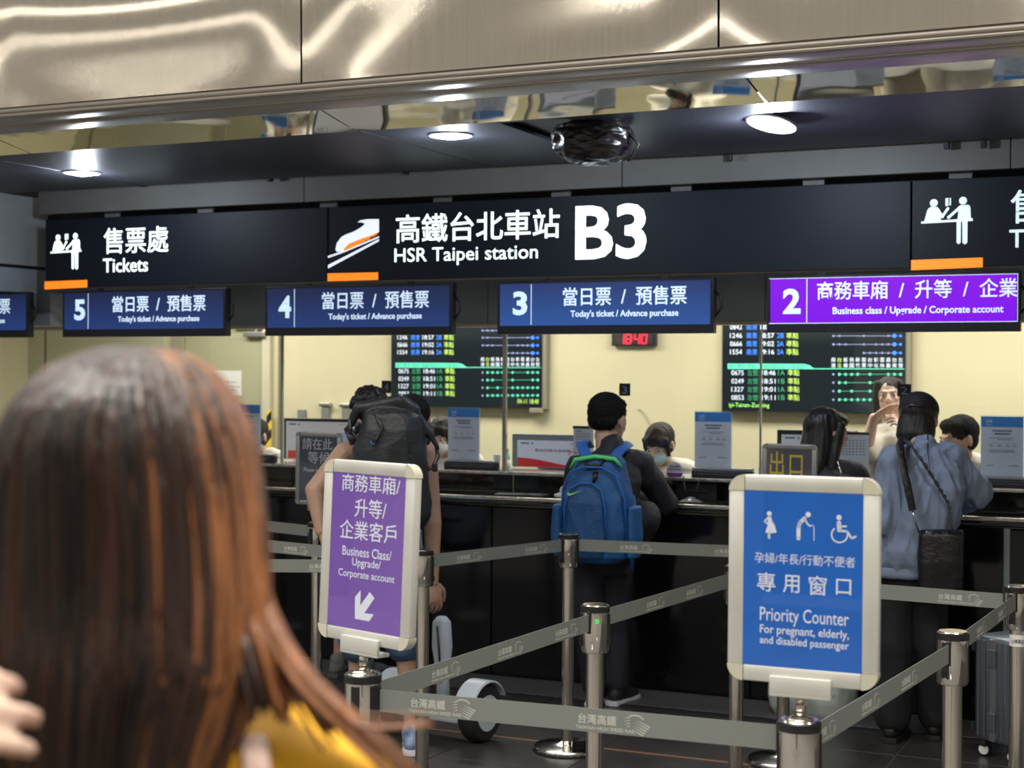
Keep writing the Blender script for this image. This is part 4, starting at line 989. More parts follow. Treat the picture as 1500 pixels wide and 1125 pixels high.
    def face(s, eyes=True, lips=True, brows=True):
        for k in (-1, 1):
            if eyes:
                e = s.hmb().ell((k*.031, .077, .004), (.0125, .009, .0062)).build('eye', EYEW, s.t, True)
                s.hmb().ell((k*.031, .0835, .004), (.0058, .0035, .0056)).build('iris', IRIS, e, True)
            if brows: s.hmb().tube([(k*.015, .091, .022), (k*.030, .090, .027), (k*.046, .078, .023)], [.0025, .0032, .0015], 6, flat=(1, .6)).build('eyebrow', HAIRB, s.t, True)
        if lips: s.hmb().tube([(-.022, .086, -.052), (-.010, .094, -.050), (0, .0955, -.051), (.010, .094, -.050), (.022, .086, -.052)], [.001, .0045, .005, .0045, .001], 8).build('lips', LIPM, s.t, True)
    def hand(s, m, sd, d=None, palm=None, curl=.35, spread=.10, k=1.0, thumb=.6, curls=None):
        """palm with four unequal fingers and a thumb, wrist to tips along d; palm = direction the palm faces"""
        J = s.J; w = J['wr'+sd]; d = (V(d) if d is not None else (w-J['el'+sd])).normalized()
        palm = V(palm) if palm is not None else V((1 if sd == 'L' else -1, 0, 0)); palm = (palm-d*palm.dot(d)).normalized()
        sx = d.cross(palm)*(1 if sd == 'R' else -1)          # towards the thumb
        u = .96*k*s.sc
        R = Matrix((sx, palm, d)).transposed()
        m.ell(w+d*.048*u, (.039*u, .015*u, .050*u), R); m.cap(w-d*.01, w+d*.04*u, .024*u, .026*u, flat=(1, .62), side=sx)
        for i, (off, L, r) in enumerate(((.030, .072, .0088), (.0105, .080, .0092), (-.0095, .074, .0088), (-.028, .058, .0078))):
            cu = curls[i] if curls else curl*(1+.12*i); p = w+d*.082*u*(1-.02*abs(i-1))+sx*off*u; q = d.copy(); ang = 0
            fd = (d+sx*spread*(1.5-i)).normalized(); pr = w+d*.055*u+sx*off*.8*u; m.cap(pr, p, r*1.05*u, r*u)
            for sg, f in ((.46, .75), (.30, 1.1), (.24, .9)):
                ang += cu*f; q = (fd*cos(ang)+palm*sin(ang)).normalized(); e = p+q*L*sg*u; m.cap(p, e, r*u, r*.92*u, n=10); p = e; r *= .93
        p = w+d*.022*u+sx*.024*u; q = (d*.65+sx*.72+palm*.25*thumb).normalized(); e = p+q*.040*u; m.cap(p, e, .0145*u, .0115*u)
        q2 = (d*.85+sx*.25+palm*.55*thumb).normalized(); f = e+q2*.030*u; m.cap(e, f, .0110*u, .0095*u); q3 = (d*.9+palm*.5*thumb).normalized(); m.cap(f, f+q3*.022*u, .0095*u, .0078*u)
        return m
    def body(s, skin, voxel=.007, hands=('L', 'R'), legs=True, hk=None, g=-.006, nohead=False):
        m = MB(); s.torso(m, g)
        for sd in 'LR':
            s.arm(m, sd, 0, 2)
            if legs: s.leg(m, sd, -.004, 2); a = s.J['ank'+sd]; m.cap(a+V((0, -.02, -.035)), a+V((0, .13, -.055)), .030, .022)
            if sd in hands: s.hand(m, sd, **(hk or {}).get(sd, {}))
        s.head(m); m.xf = s.T
        return obj('body', fuse(m, voxel, 3 if voxel > .0055 else 2), SKIN[skin], s.t)
    def cloth(s, f, name, m, voxel=.009, fold=.006, **k):
        q = s.mb(); f(q); return cloth(q, name, m, s.t, voxel, fold, **k)
    def shoes(s, upper, sole, L=.255, name='shoe', yaw=0):
        for sd in 'LR':
            a = s.J['ank'+sd]; z = -a.z+.0; base = V((a.x, a.y, 0)); R = Rz(yaw*(1 if sd == 'L' else -1)).to_3x3(); c = s.sc
            f = lambda x, y, zz: base+R@V((x, y, zz))
            q = s.mb(); q.cap(f(0, -.035, .050), f(0, .10*c, .043), .036, .036).cap(f(0, .08*c, .040), f(0, .165*c, .034), .040, .028).cap(f(0, -.02, .05), f(0, -.01, .095), .038, .044)
            o = cloth(q, name, upper, s.t, .006, .002, ff=30)
            q = s.mb(); pts = [(-.034, -.065), (-.040, -.02), (-.036, .05), (-.046, .12*c), (-.036, .175*c), (0, .197*c), (.036, .175*c), (.046, .12*c), (.036, .05), (.040, -.02), (.034, -.065), (0, -.078)]
            n = len(pts); vs = [f(x, y, .002) for x, y in pts]+[f(x*1.06, y*1.01, .016) for x, y in pts]+[f(x, y, .026) for x, y in pts]
            fs = [tuple(range(n)), tuple(reversed(range(2*n, 3*n)))]
            for r_ in (0, n):
                for i in range(n): j = (i+1) % n; fs.append((r_+i, r_+n+i, r_+n+j, r_+j))
            q.add(vs, fs).build('sole', sole, o, 50)
def stool(x, y, h, lab):
    t = thing('swivel_stool', lab, 'stool', (x, y, 0), 0, 'clerk stools behind the counter')
    MB().lathe((x, y, 0), [(.20, h-.07), (.215, h-.05), (.215, h-.015), (.19, h)], 28).build('seat', mat('stool fabric', (.03, .03, .05), .8), t, True)
    MB().cyl((x, y, .03), (x, y, h-.07), .025).build('pole', SS, t, True); MB().lathe((x, y, 0), [(.22, .004), (.22, .02), (.03, .05)], 28).build('base', CAPB, t, True)
A = lambda x, y, d: at(x, y, d=d)

# --- man with the blue backpack
r0 = at(878, 1030, z=0)
D3 = 8.05
p3 = Person('man with cropped black hair in a black jacket wearing the blue backpack', r0.x, r0.y-.0, -.05, .95,
    dict(head=A(890, 618, 8.15), shL=A(847, 688, 8.05), shR=A(936, 679, 8.1), elL=A(842, 765, 8.1), elR=A(974, 737, 8.2), wrL=A(868, 722, 8.3), wrR=A(948, 722, 8.42),
         pel=A(885, 800, 8.05), hipL=A(865, 812, 8.03), hipR=A(905, 812, 8.07), kneeL=A(862, 920, 8.02), kneeR=A(900, 920, 8.08)), (-.05, -.22, 0), 1.22)
p3.J['ankL'] = p3.Ti@V((at(862, 1012, z=.09).x, r0.y-.06, .085)); p3.J['ankR'] = p3.Ti@V((at(893, 1012, z=.09).x, r0.y+.02, .085))
p3.body('warm', .0065)
JKT = mat('black jacket cloth', (.012, .013, .018), .7, bump=.2, bscale=80)
def f(q):
    p3.torso(q, .022); J = p3.J; nb = (J['shL']+J['shR'])/2
    for sd in 'LR': p3.arm(q, sd, .024, 1.93, gw=.014)
    q.cap(nb+V((0, -.01, 0)), nb+V((0, .03, .105)), .082, .068); q.cap(J['pel']+V((.13, .02, -.0)), J['pel']+V((.19, .05, .15)), .07, .09)
p3.cloth(f, 'jacket', JKT, fold=.010, seed=2)
TRD = mat('dark trousers', (.012, .014, .022), .75, bump=.2, bscale=90)
p3.cloth(lambda q: (p3.torso(q, .012, z0=-.2) if False else q.loft([(p3.J['pel']+V((0, 0, -.14)), .13, .10), (p3.J['pel']+V((0, 0, .06)), .155, .115)], 24), p3.leg(q, 'L', .014, 1.93, flare=.012), p3.leg(q, 'R', .014, 1.93, flare=.012)), 'trousers', TRD, seed=3)
p3.shoes(mat('black trainer', (.015, .015, .017), .6), mat('white rubber sole', (.62, .63, .66), .5), yaw=.15)
q = p3.hmb().ell((0, -.018, .044), (.079, .097, .080), n=24, m=16).ell((0, -.046, .0), (.068, .054, .050)).ell((0, .030, .080), (.062, .055, .038))
cloth(q, 'cropped_hair', HAIRS, p3.t, .006, .004, ff=40, fs=(1, 1, 1))
for k, (px, py) in enumerate(((838, 663), (906, 672), (880, 664))):
    a = A(px, py, 8.0)
RM = mat('red print', (.55, .05, .04), .6)
o = MB().tube([A(832, 667, 7.93), A(838, 661, 7.93), A(845, 664, 7.93)], .006, 6, flat=(1, .4)).build('shoulder_print', RM, p3.t, True)
o = MB().tube([A(903, 676, 7.93), A(908, 670, 7.93)], .007, 6, flat=(1, .4)).build('shoulder_print', RM, p3.t, True)

BP = mat('blue backpack cloth', srgb('#1c568f'), .62, bump=.3, bscale=90, vary=.08, vscale=8); BP2 = mat('deep blue backpack panel', srgb('#16497c'), .6, bump=.3, bscale=90)
BS = mat('blue strap webbing', srgb('#1f5fae'), .6); LIME = mat('lime trim', srgb('#5fd07a'), .5)
bc = A(876, 740, 7.82)
t = thing('backpack', 'blue backpack with lime top trim and a lime swoosh on its pocket', 'backpack', (bc.x, bc.y, A(876, 822, 7.8).z))
def BZ(py): return A(876, py, 7.82).z
BR = Matrix.Translation((bc.x, bc.y, 0))@Rz(.12)
q = MB(BR).loft([((0, 0, BZ(823)), .11, .07), ((0, 0, BZ(815)), .155, .10), ((0, 0, BZ(775)), .182, .115), ((0, 0, BZ(730)), .172, .112), ((.004, .01, BZ(700)), .150, .10), ((.008, .015, BZ(678)), .122, .085), ((.01, .02, BZ(668)), .10, .06)], 32, 2.7)
cloth(q, 'main_bag', BP, t, .007, .005, ff=12, seed=8)
q = MB(BR).loft([((-.035, -.085, BZ(815)), .09, .03), ((-.035, -.10, BZ(790)), .112, .045), ((-.035, -.10, BZ(735)), .102, .040), ((-.030, -.085, BZ(712)), .08, .03), ((-.03, -.08, BZ(706)), .05, .02)], 28, 2.8)
cloth(q, 'front_pocket', BP2, t, .006, .003, ff=14, seed=3)
pts = [(-.137, -.125, BZ(800)), (-.137, -.135, BZ(740)), (-.115, -.125, BZ(715)), (-.06, -.118, BZ(706)), (0, -.118, BZ(706)), (.05, -.125, BZ(716)), (.070, -.135, BZ(740)), (.074, -.125, BZ(800))]
MB(BR).tube(pts, .005, 8).build('pocket_piping', BS, t, True)
pts = [(-.165, -.085, BZ(770)), (-.155, -.095, BZ(715)), (-.115, -.10, BZ(690)), (-.05, -.095, BZ(683)), (.04, -.095, BZ(683)), (.11, -.09, BZ(693)), (.155, -.09, BZ(725)), (.172, -.085, BZ(790))]
MB(BR).tube(pts, .006, 8).build('zip_piping', BS, t, True)
MB(BR).tube([(-.125, -.07, BZ(686)), (-.10, -.075, BZ(673)), (0, -.06, BZ(668)), (.10, -.065, BZ(671)), (.135, -.06, BZ(682))], [.007, .011, .012, .011, .007], 8).build('lime_trim', LIME, t, True)
MB(BR).tube([(.01, -.09, BZ(690)), (.012, -.105, BZ(698)), (.0, -.10, BZ(706))], [.012, .011, .006], 8, flat=(1, .6)).build('zip_pull', BLACK, t, True)
MB(BR).tube([(-.05, -.06, BZ(672)), (-.04, -.085, BZ(680)), (.03, -.085, BZ(680)), (.045, -.06, BZ(670))], .010, 8).build('top_handle', BLACK, t, True)
for s_, x_ in ((-1, -.19), (1, .185)):
    q = MB(BR).loft([((x_, -.01, BZ(815)), .03, .06), ((x_, -.01, BZ(785)), .045, .075), ((x_, -.01, BZ(740)), .034, .07)], 20); cloth(q, 'side_pocket', BP, t, .007, .003, seed=s_+3)
f = Flat(Matrix.Translation(BR@V((0, -.146, 0)))@Rz(.12), y=-.001); c0 = (-.115, BZ(724)); u = .062
f.poly([(c0[0], c0[1]+.020), (c0[0]-.004, c0[1]+.004), (c0[0]+.008, c0[1]), (c0[0]+.022, c0[1]+.006), (c0[0]+u+.012, c0[1]+.030), (c0[0]+.022, c0[1]+.013), (c0[0]+.008, c0[1]+.011), (c0[0]+.003, c0[1]+.016)], px=False)
f.done('swoosh_mark', mat('lime mark', srgb('#8fe08a'), .5), t)
for pts in ([A(868, 676, 7.86), A(856, 662, 7.90), A(852, 650, 7.98), A(858, 646, 8.12), A(866, 655, 8.25)], [A(896, 676, 7.90), A(908, 660, 7.94), A(920, 652, 8.04), A(916, 648, 8.16), A(910, 660, 8.28)]):
    MB().tube(pts, [.026, .030, .030, .028, .02], 10, flat=(1, .3), side=tuple(RT)).build('shoulder_strap', BS, t, True)
MB().tube([A(925, 725, 7.95), A(930, 760, 7.92), A(926, 800, 7.9), A(925, 834, 7.9)], [.016, .018, .012, .010], 8, flat=(1, .2), side=tuple(RT)).build('loose_strap', BS, t, True)

# --- backpacker in a pale tank top with the black rolltop bag
r0 = at(562, 1098, z=0)
p2 = Person('bare armed person in pale tank top and denim shorts wearing the black rolltop bag', r0.x, r0.y, .25, .98,
    dict(head=A(604, 617, 7.35), shL=A(505, 664, 6.98), shR=A(624, 664, 7.1), elL=A(461, 718, 6.90), elR=A(633, 765, 7.05), wrL=A(470, 778, 6.85), wrR=A(634, 852, 7.05),
         pel=A(565, 800, 7.05), hipL=A(540, 815, 7.0), hipR=A(590, 815, 7.1), kneeL=A(526, 935, 6.98), kneeR=A(592, 935, 7.0), ankL=A(522, 1063, 7.03), ankR=A(603, 1066, 7.0)), (.1, -.35, 0), 1.0)
p2.body('tan', .0045, hk=dict(R=dict(d=(.12, .05, -1), palm=(-.6, .5, 0), curl=.42, k=1.12), L=dict(d=(.2, .2, -1), palm=(.8, .2, 0), curl=.5)))
TANK = mat('pale blue tank cloth', srgb('#8fa3bd'), .8, bump=.15, bscale=90)
def f(q):
    J = p2.J; c = .98; mid = (J['shL']+J['shR'])/2; P = J['pel']
    q.loft([(lerp(P, mid, t), rx*c+.014, ry*c+.014) for t, rx, ry in ((-.05, .160, .118), (.25, .146, .110), (.5, .142, .108), (.72, .150, .112), (.86, .135, .10), (.97, .115, .075))], 28, 2.2)
    for k in (-1, 1): q.cap(mid+V((k*.105, -.06, -.06)), mid+V((k*.100, 0, .052)), .034, .028); q.cap(mid+V((k*.100, 0, .052)), mid+V((k*.10, .07, -.05)), .028, .034)
p2.cloth(f, 'tank_top', TANK, seed=5)
DEN = mat('blue denim', srgb('#3d5878'), .8, bump=.3, bscale=120, vary=.15, vscale=14)
p2.cloth(lambda q: (q.loft([(p2.J['pel']+V((0, 0, -.14)), .15, .11), (p2.J['pel']+V((0, 0, .07)), .165, .12)], 24), p2.leg(q, 'L', .030, 1.06, r=(.085, .068, .06, .05)), p2.leg(q, 'R', .030, 1.06, r=(.085, .068, .06, .05))), 'denim_shorts', DEN, seed=6)
p2.shoes(mat('blue trainer', srgb('#35507c'), .6, vary=.3, vscale=14, col2=srgb('#9fb2cc')), mat('white sole', (.7, .72, .76), .5), yaw=-.2)
q = p2.hmb().ell((0, -.018, .032), (.084, .104, .092), n=24, m=16).ell((0, -.04, -.02), (.078, .065, .075)); cloth(q, 'short_hair', HAIRS, p2.t, .006, .004, ff=40, fs=(1, 1, 1))
RB = mat('black tarpaulin', srgb('#20262c'), .42, bump=.25, bscale=60, vary=.1, vscale=6)
bc = A(573, 680, 6.80)
t = thing('backpack', 'black rolltop backpack with drooping flap above the violet sign', 'backpack', (bc.x, bc.y, A(573, 770, 6.8).z))
BX = lambda px, py, dd=0: A(px, py, 6.82+dd)
Rw = lambda px0, px1: (px1-px0)/337/2
secs = []
for y_, a_, b_, ry in ((772, 528, 622, .07), (755, 514, 632, .095), (700, 513, 630, .115), (660, 518, 626, .115), (630, 526, 622, .105), (608, 532, 616, .085), (592, 540, 606, .05), (586, 546, 600, .03)):
    p = BX((a_+b_)/2, y_); secs.append((Rz(-AZ).to_3x3()@V((p.x, p.y, p.z)), Rw(a_, b_), ry))
q = MB(Rz(AZ)).loft(secs, 32, 2.6); RI = Rz(-AZ).to_3x3()
L_ = lambda px, py, dd=0: RI@V(BX(px, py, dd))
q.cap(L_(528, 598, -.02), L_(585, 588, -.04), .026, .026).cap(L_(585, 588, -.04), L_(606, 600, -.03), .030, .028).cap(L_(604, 600, -.02), L_(630, 636, .0), .030, .022, flat=(1, .6)).cap(L_(630, 636), L_(640, 654), .020, .012, flat=(1, .6)).cap(L_(524, 600, -.02), L_(516, 622, 0), .022, .012)
cloth(q, 'rolltop_bag', RB, t, .007, .009, ff=7, fs=(1, 1, .7), seed=12)
MB().tube([BX(548, 605, -.115), BX(560, 625, -.125), BX(552, 643, -.135), BX(546, 650, -.135)], [.008, .009, .008, .006], 8).build('zip_garage', mat('dark rubber', (.02, .022, .025), .4), t, True)
MB().tube([BX(543, 646, -.137), BX(545, 651, -.14), BX(549, 649, -.14)], .0035, 6).build('zip_cord', mat('blue cord', (.03, .15, .4), .5), t, True)
MB().tube([BX(517, 604, 0), BX(512, 618, -.02), BX(513, 632, -.03), BX(524, 642, -.04), BX(522, 660, -.04), BX(519, 668, -.04)], .009, 8, flat=(1, .4), side=tuple(RT)).build('side_webbing', CAPB, t, True)
MB().box(BX(512, 630, -.05)-V((.008, .004, .02)), BX(512, 630, -.05)+V((.008, .004, .01)), .003).build('buckle', CAPB, t)
MB().tube([BX(640, 652, 0), BX(641, 670, -.01), BX(634, 684, -.03), BX(620, 692, -.04)], .009, 8, flat=(1, .4), side=tuple(RT)).build('side_webbing', CAPB, t, True)
MB().box(BX(637, 685, -.05)-V((.012, .004, .018)), BX(637, 685, -.05)+V((.012, .004, .018)), .003).build('buckle', CAPB, t)
for a_, b_, dd in ((520, 512, 0), (622, 628, .1)):
    MB().tube([BX(a_, 650, .02), BX(b_, 628, .06+dd), BX(b_-6 if dd else b_+8, 620, .14+dd), BX(b_-8 if dd else b_+12, 634, .24+dd)], [.022, .026, .026, .02], 10, flat=(1, .3), side=tuple(RT)).build('shoulder_strap', CAPB, t, True)
f = Flat(Matrix.Translation(BX(600, 650, -.118))@Rz(AZ), y=0); f.box_text('USIC', -.06, .06, -.012, .012, .01)
f.v = [V((v.z*.9+.0, v.y, v.x)) for v in f.v]; f.f = [tuple(reversed(q_)) for q_ in f.f]; f.done('dark_lettering', mat('dark bag print', (.006, .007, .009), .5), t)

# --- curly haired companion leaning on the counter
r0 = at(520, 992, z=0)
p2b = Person('curly haired person in a pale blue top leaning on the counter past the rolltop bag', r0.x, min(r0.y, 7.62), -.05, .95,
    dict(head=A(541, 606, 8.15), shL=A(502, 655, 8.15), shR=A(578, 655, 8.1), elL=A(496, 700, 8.35), elR=A(590, 700, 8.3), wrL=A(520, 712, 8.62), wrR=A(565, 712, 8.58), pel=A(530, 800, 8.4)), (.1, -.4, .1), 1.06)
p2b.body('tan', .007)
p2b.cloth(lambda q: (p2b.torso(q, .016), p2b.arm(q, 'L', .014, .3), p2b.arm(q, 'R', .014, .3)), 'sleeveless_top', TANK, seed=9)
p2b.cloth(lambda q: (q.loft([(p2b.J['pel']+V((0, 0, -.14)), .14, .10), (p2b.J['pel']+V((0, 0, .06)), .155, .112)], 24), p2b.leg(q, 'L', .022, .95), p2b.leg(q, 'R', .022, .95)), 'shorts', mat('black shorts', (.015, .015, .018), .8), seed=6)
p2b.shoes(mat('grey knit trainer', (.13, .14, .13), .8, vary=.3, vscale=30), mat('dark grey sole', (.08, .08, .08), .6))
q = p2b.hmb(); r = random.Random(5)
for i in range(120):
    a, b = r.uniform(0, 2*pi), r.uniform(-.25, 1.5); x, y, z = cos(a)*cos(b), sin(a)*cos(b), sin(b)
    if y > .55 and z < .35: continue
    q.ell((x*.082, y*.098-.012, z*.088+.03), r.uniform(.014, .024), n=8, m=6)
q.ell((0, -.015, .03), (.08, .095, .088))
cloth(q, 'curly_hair', HAIRB, p2b.t, .006, .003, ff=60, fs=(1, 1, 1))

# --- long haired woman in black
r0 = at(1196, 1046, z=0)
p7 = Person('woman with long straight black hair in black top and wide pale trousers, facing right', r0.x, r0.y-.05, -.35, .95,
    dict(head=A(1212, 634, 7.75), shL=A(1172, 702, 7.7), shR=A(1252, 696, 7.72), elL=A(1160, 775, 7.7), elR=A(1275, 750, 7.85), wrR=A(1250, 722, 8.0), pel=A(1205, 815, 7.7)), (-.55, -.1, 0), 1.02)
p7.body('fair', .0065)
p7.face(eyes=True, brows=False)
p7.cloth(lambda q: (p7.torso(q, .016), p7.arm(q, 'L', .018, 1.9), p7.arm(q, 'R', .018, 1.9)), 'black_top', JKT, seed=4)
WP = mat('pale sage trousers', srgb('#a9b3ac'), .8, bump=.1, bscale=60)
p7.cloth(lambda q: (q.loft([(p7.J['pel']+V((0, 0, -.14)), .14, .11), (p7.J['pel']+V((0, 0, .06)), .15, .112)], 24), p7.leg(q, 'L', .03, 1.98, flare=.07), p7.leg(q, 'R', .03, 1.98, flare=.07)), 'wide_trousers', WP, fold=.012, seed=1)
p7.shoes(mat('white canvas shoe', (.5, .5, .48), .7), mat('cream sole', (.5, .5, .46), .6))
q = p7.hmb().ell((0, -.022, .032), (.088, .104, .092), n=24, m=16)
q.loft([((0, -.075, -.42), .075, .030), ((0, -.080, -.30), .098, .042), ((0, -.065, -.15), .102, .060), ((0, -.045, -.05), .094, .075), ((0, -.03, .03), .086, .085)], 26, 2.2)
for k in (-1, 1): q.cap((k*.072, .03, .04), (k*.082, .012, -.10), .024, .026).cap((k*.082, .012, -.10), (k*.085, -.01, -.26), .026, .018)
q.ell((0, .045, .062), (.068, .050, .040))
cloth(q, 'long_hair', HAIRB, p7.t, .006, .004, ff=26, fs=(1, 1, .1), seed=2)
MB().tube([A(1226, 676, 7.58), A(1232, 692, 7.56), A(1228, 712, 7.56)], .004, 6).build('bag_chain', SS, p7.t, True)

# --- jacketed woman with the black shoulder bag
r0 = at(1332, 1080, z=0)
p9 = Person('woman in a slate blue jacket with black cap and long hair, leaning on the counter', r0.x, r0.y, -.10, .98,
    dict(head=A(1346, 617, 7.45), shL=A(1311, 678, 7.25), shR=A(1392, 672, 7.3), elL=A(1300, 765, 7.2), elR=A(1428, 722, 7.35), wrL=A(1310, 735, 7.5), wrR=A(1398, 742, 7.62),
         pel=A(1330, 806, 7.25), hipL=A(1306, 838, 7.30), hipR=A(1352, 838, 7.36), kneeL=A(1308, 950, 7.25), kneeR=A(1362, 950, 7.28), ankL=A(1308, 1052, 7.28), ankR=A(1372, 1050, 7.33)), (.1, -.32, 0), 1.02)
p9.body('fair', .0065)
SJ = mat('slate blue cotton', srgb('#8391a9'), .8, bump=.15, bscale=70)
def f(q):
    J = p9.J; mid = (J['shL']+J['shR'])/2; P = J['pel']
    q.loft([(lerp(P, mid, t)+V((x, 0, 0)), rx, ry) for t, rx, ry, x in ((-.20, .165, .125, -.015), (-.12, .182, .14, -.015), (.02, .192, .15, -.01), (.2, .192, .15, 0), (.45, .185, .15, .02), (.7, .185, .145, .02), (.88, .175, .12, .005), (1.0, .13, .09, 0), (1.12, .07, .07, 0))], 30, 2.3)
    for sd in 'LR':
        q.cap(lerp(mid, J['sh'+sd], .4), J['sh'+sd], .074, .070); q.cap(J['sh'+sd], J['el'+sd], .072, .072); q.cap(J['el'+sd], lerp(J['el'+sd], J['wr'+sd], .88), .070, .042)
    q.cap(mid, mid+V((0, .02, .06)), .064, .054)
p9.cloth(f, 'jacket', SJ, .006, .017, ff=10.0, fs=(1.5, 1.5, .45), seed=7)
q = p9.mb(); P = p9.J['pel']; mid = (p9.J['shL']+p9.J['shR'])/2
q.loft([(lerp(P, mid, -.29)+V((-.015, 0, 0)), .160, .122), (lerp(P, mid, -.26)+V((-.015, 0, 0)), .176, .134), (lerp(P, mid, -.17)+V((-.015, 0, 0)), .176, .134)], 30, 2.3); cloth(q, 'hem_band', SJ, p9.t, .007, .003)
p9.cloth(lambda q: (q.loft([(P+V((0, 0, -.16)), .14, .11), (P+V((0, 0, .03)), .140, .11)], 24), p9.leg(q, 'L', .018, 1.95, flare=.03), p9.leg(q, 'R', .018, 1.95, flare=.03)), 'black_trousers', mat('black trousers', (.010, .010, .012), .8), seed=3)
p9.shoes(mat('black boot', (.012, .012, .012), .5), mat('black sole', (.012, .012, .012), .6))
q = p9.hmb().ell((0, -.020, .034), (.088, .106, .090), n=24, m=16).loft([((0, -.06, -.15), .055, .025), ((0, -.06, -.09), .088, .05), ((0, -.045, 0), .086, .07)], 24)
cloth(q, 'black_hair', HAIRB, p9.t, .006, .003, ff=26, fs=(1, 1, .1), seed=3)
q = p9.hmb().ell((0, -.018, .052), (.092, .110, .082), n=24, m=16).tube([(-.07, .085, .03), (-.04, .125, .03), (0, .14, .03), (.04, .125, .03), (.07, .085, .03)], .016, 10, flat=(1, .35), side=(0, 0, 1))
cp = cloth(q, 'cap', mat('black cap cloth', (.010, .010, .011), .75), p9.t, .006, .001)
p9.hmb().tube([(-.028, -.122, .028), (-.022, -.130, .034), (.022, -.130, .034), (.028, -.122, .028)], .004, 6).build('cap_strap', TAB, cp, True)
r = random.Random(4)
for k in range(6):
    x0 = r.uniform(1326, 1362); a = A(x0, 636, 7.30); b = A(x0+(x0-1345)*.12-2, 662, 7.16); c_ = A(x0+r.uniform(-6, 8), r.uniform(676, 708), 7.09)
    MB().tube([a, b, c_], [.0035, .0018, .0005], 6).build('hair_strand', HAIRB, p9.t, True)
# shoulder bag
LEA = mat('black leather', (.010, .010, .011), .32, bump=.4, bscale=40)
p = A(1378, 828, 7.05)
t = thing('shoulder_bag', 'black leather shoulder bag with a wide strap and a braided cord', 'bag', (p.x, p.y, A(1378, 872, 7.05).z))
q = MB(Matrix.Translation((p.x, p.y, 0))@Rz(.25)); zt, zb = A(1378, 776, 7.05).z, A(1378, 872, 7.05).z
q.loft([((0, 0, zb), .075, .035), ((0, 0, zb+.02), .095, .05), ((0, 0, (zt+zb)/2), .100, .052), ((0, 0, zt-.02), .098, .035), ((0, 0, zt), .095, .018)], 30, 3.2); cloth(q, 'bag_body', LEA, t, .006, .004, ff=9, seed=2)
MB().tube([A(1322, 640, 7.22), A(1318, 652, 7.10), A(1322, 680, 7.06), A(1330, 715, 7.03), A(1337, 748, 7.02)], [.016, .018, .018, .018, .017], 10, flat=(1, .22), side=tuple(RT)).build('wide_strap', LEA, t, 40)
MB().tube([A(1337, 748, 7.02), A(1339, 760, 7.02), A(1346, 780, 7.03)], .005, 8).build('strap_ring', SS, t, True)
pts = [A(1324, 645, 7.20), A(1332, 648, 7.08), A(1352, 676, 7.05), A(1376, 714, 7.04), A(1390, 738, 7.04), A(1394, 765, 7.03), A(1396, 780, 7.03)]
m_ = MB(); n = 60; cord = []
for i in range(n+1):
    u = i/n*(len(pts)-1); k = min(int(u), len(pts)-2); cord.append(lerp(pts[k], pts[k+1], u-k))
for ph in (0, pi): m_.tube([c_+V((cos(i*.9+ph)*.005, 0, sin(i*.9+ph)*.005)) for i, c_ in enumerate(cord)], .0042, 6)
m_.build('braided_cord', mat('braid black grey', (.05, .05, .055), .5, vary=.8, vscale=70), t, True)

# --- clerks
WS = mat('cream uniform shirt', srgb('#d8d4c6'), .75, bump=.1, bscale=60); CLK = 'clerks behind the counter'
hp_ = at(1303, 582, Y=8.98); r0 = V((hp_.x+.02, 9.02, 0))
p8 = Person('standing clerk with dark hair, covering her mouth with a raised hand', r0.x, r0.y, pi+.25, 1.0,
    dict(head=hp_, shR=at(1287, 640, Y=8.96), shL=at(1336, 645, Y=8.98), elR=at(1266, 668, Y=8.78), wrR=at(1280, 612, Y=8.80), elL=at(1345, 700, Y=8.92), wrL=at(1322, 636, Y=8.76)), (-.12, .10, .05), .98, group=CLK)
p8.J['pel'] = V((0, 0, .95))
dR = p8.Ti.to_3x3()@(at(1306, 596, Y=8.80)-at(1280, 612, Y=8.80))
p8.body('fair', .0045, hk=dict(R=dict(d=dR, palm=(0, .35, -1), curl=.10, spread=.22, k=1.05, curls=(.05, .08, .10, .16)), L=dict(curl=.6)))
p8.face(brows=True)
def f(q):
    p8.torso(q, .018, z0=-.2); p8.arm(q, 'L', .020, .75); p8.arm(q, 'R', .022, .85)
p8.cloth(f, 'blouse', WS, seed=3)
p8.cloth(lambda q: (q.loft([(p8.J['pel']+V((0, 0, -.35)), .17, .13), (p8.J['pel']+V((0, 0, -.1)), .175, .13), (p8.J['pel']+V((0, 0, .09)), .15, .12)], 24),), 'skirt', TRD, seed=3)
q = p8.hmb().ell((0, -.025, .047), (.083, .098, .077), n=24, m=16).ell((0, -.04, -.01), (.080, .070, .085))
for k in (-1, 1): q.cap((k*.060, .030, .075), (k*.076, .012, .0), .026, .020).cap((k*.076, .012, .0), (k*.078, .0, -.085), .020, .016)
cloth(q, 'bobbed_hair', HAIRD, p8.t, .005, .003, ff=26, fs=(1, 1, .1), seed=6)
MB(p8.T).tube([lerp(p8.J['shL'], p8.J['shR'], .35)+V((0, .09, .03)), lerp(p8.J['shL'], p8.J['shR'], .5)+V((0, .135, -.09)), lerp(p8.J['shL'], p8.J['shR'], .62)+V((0, .135, -.22))], .012, 8, flat=(1, .3)).build('neck_scarf', mat('grey beige scarf', (.35, .32, .26), .8), p8.t, True)

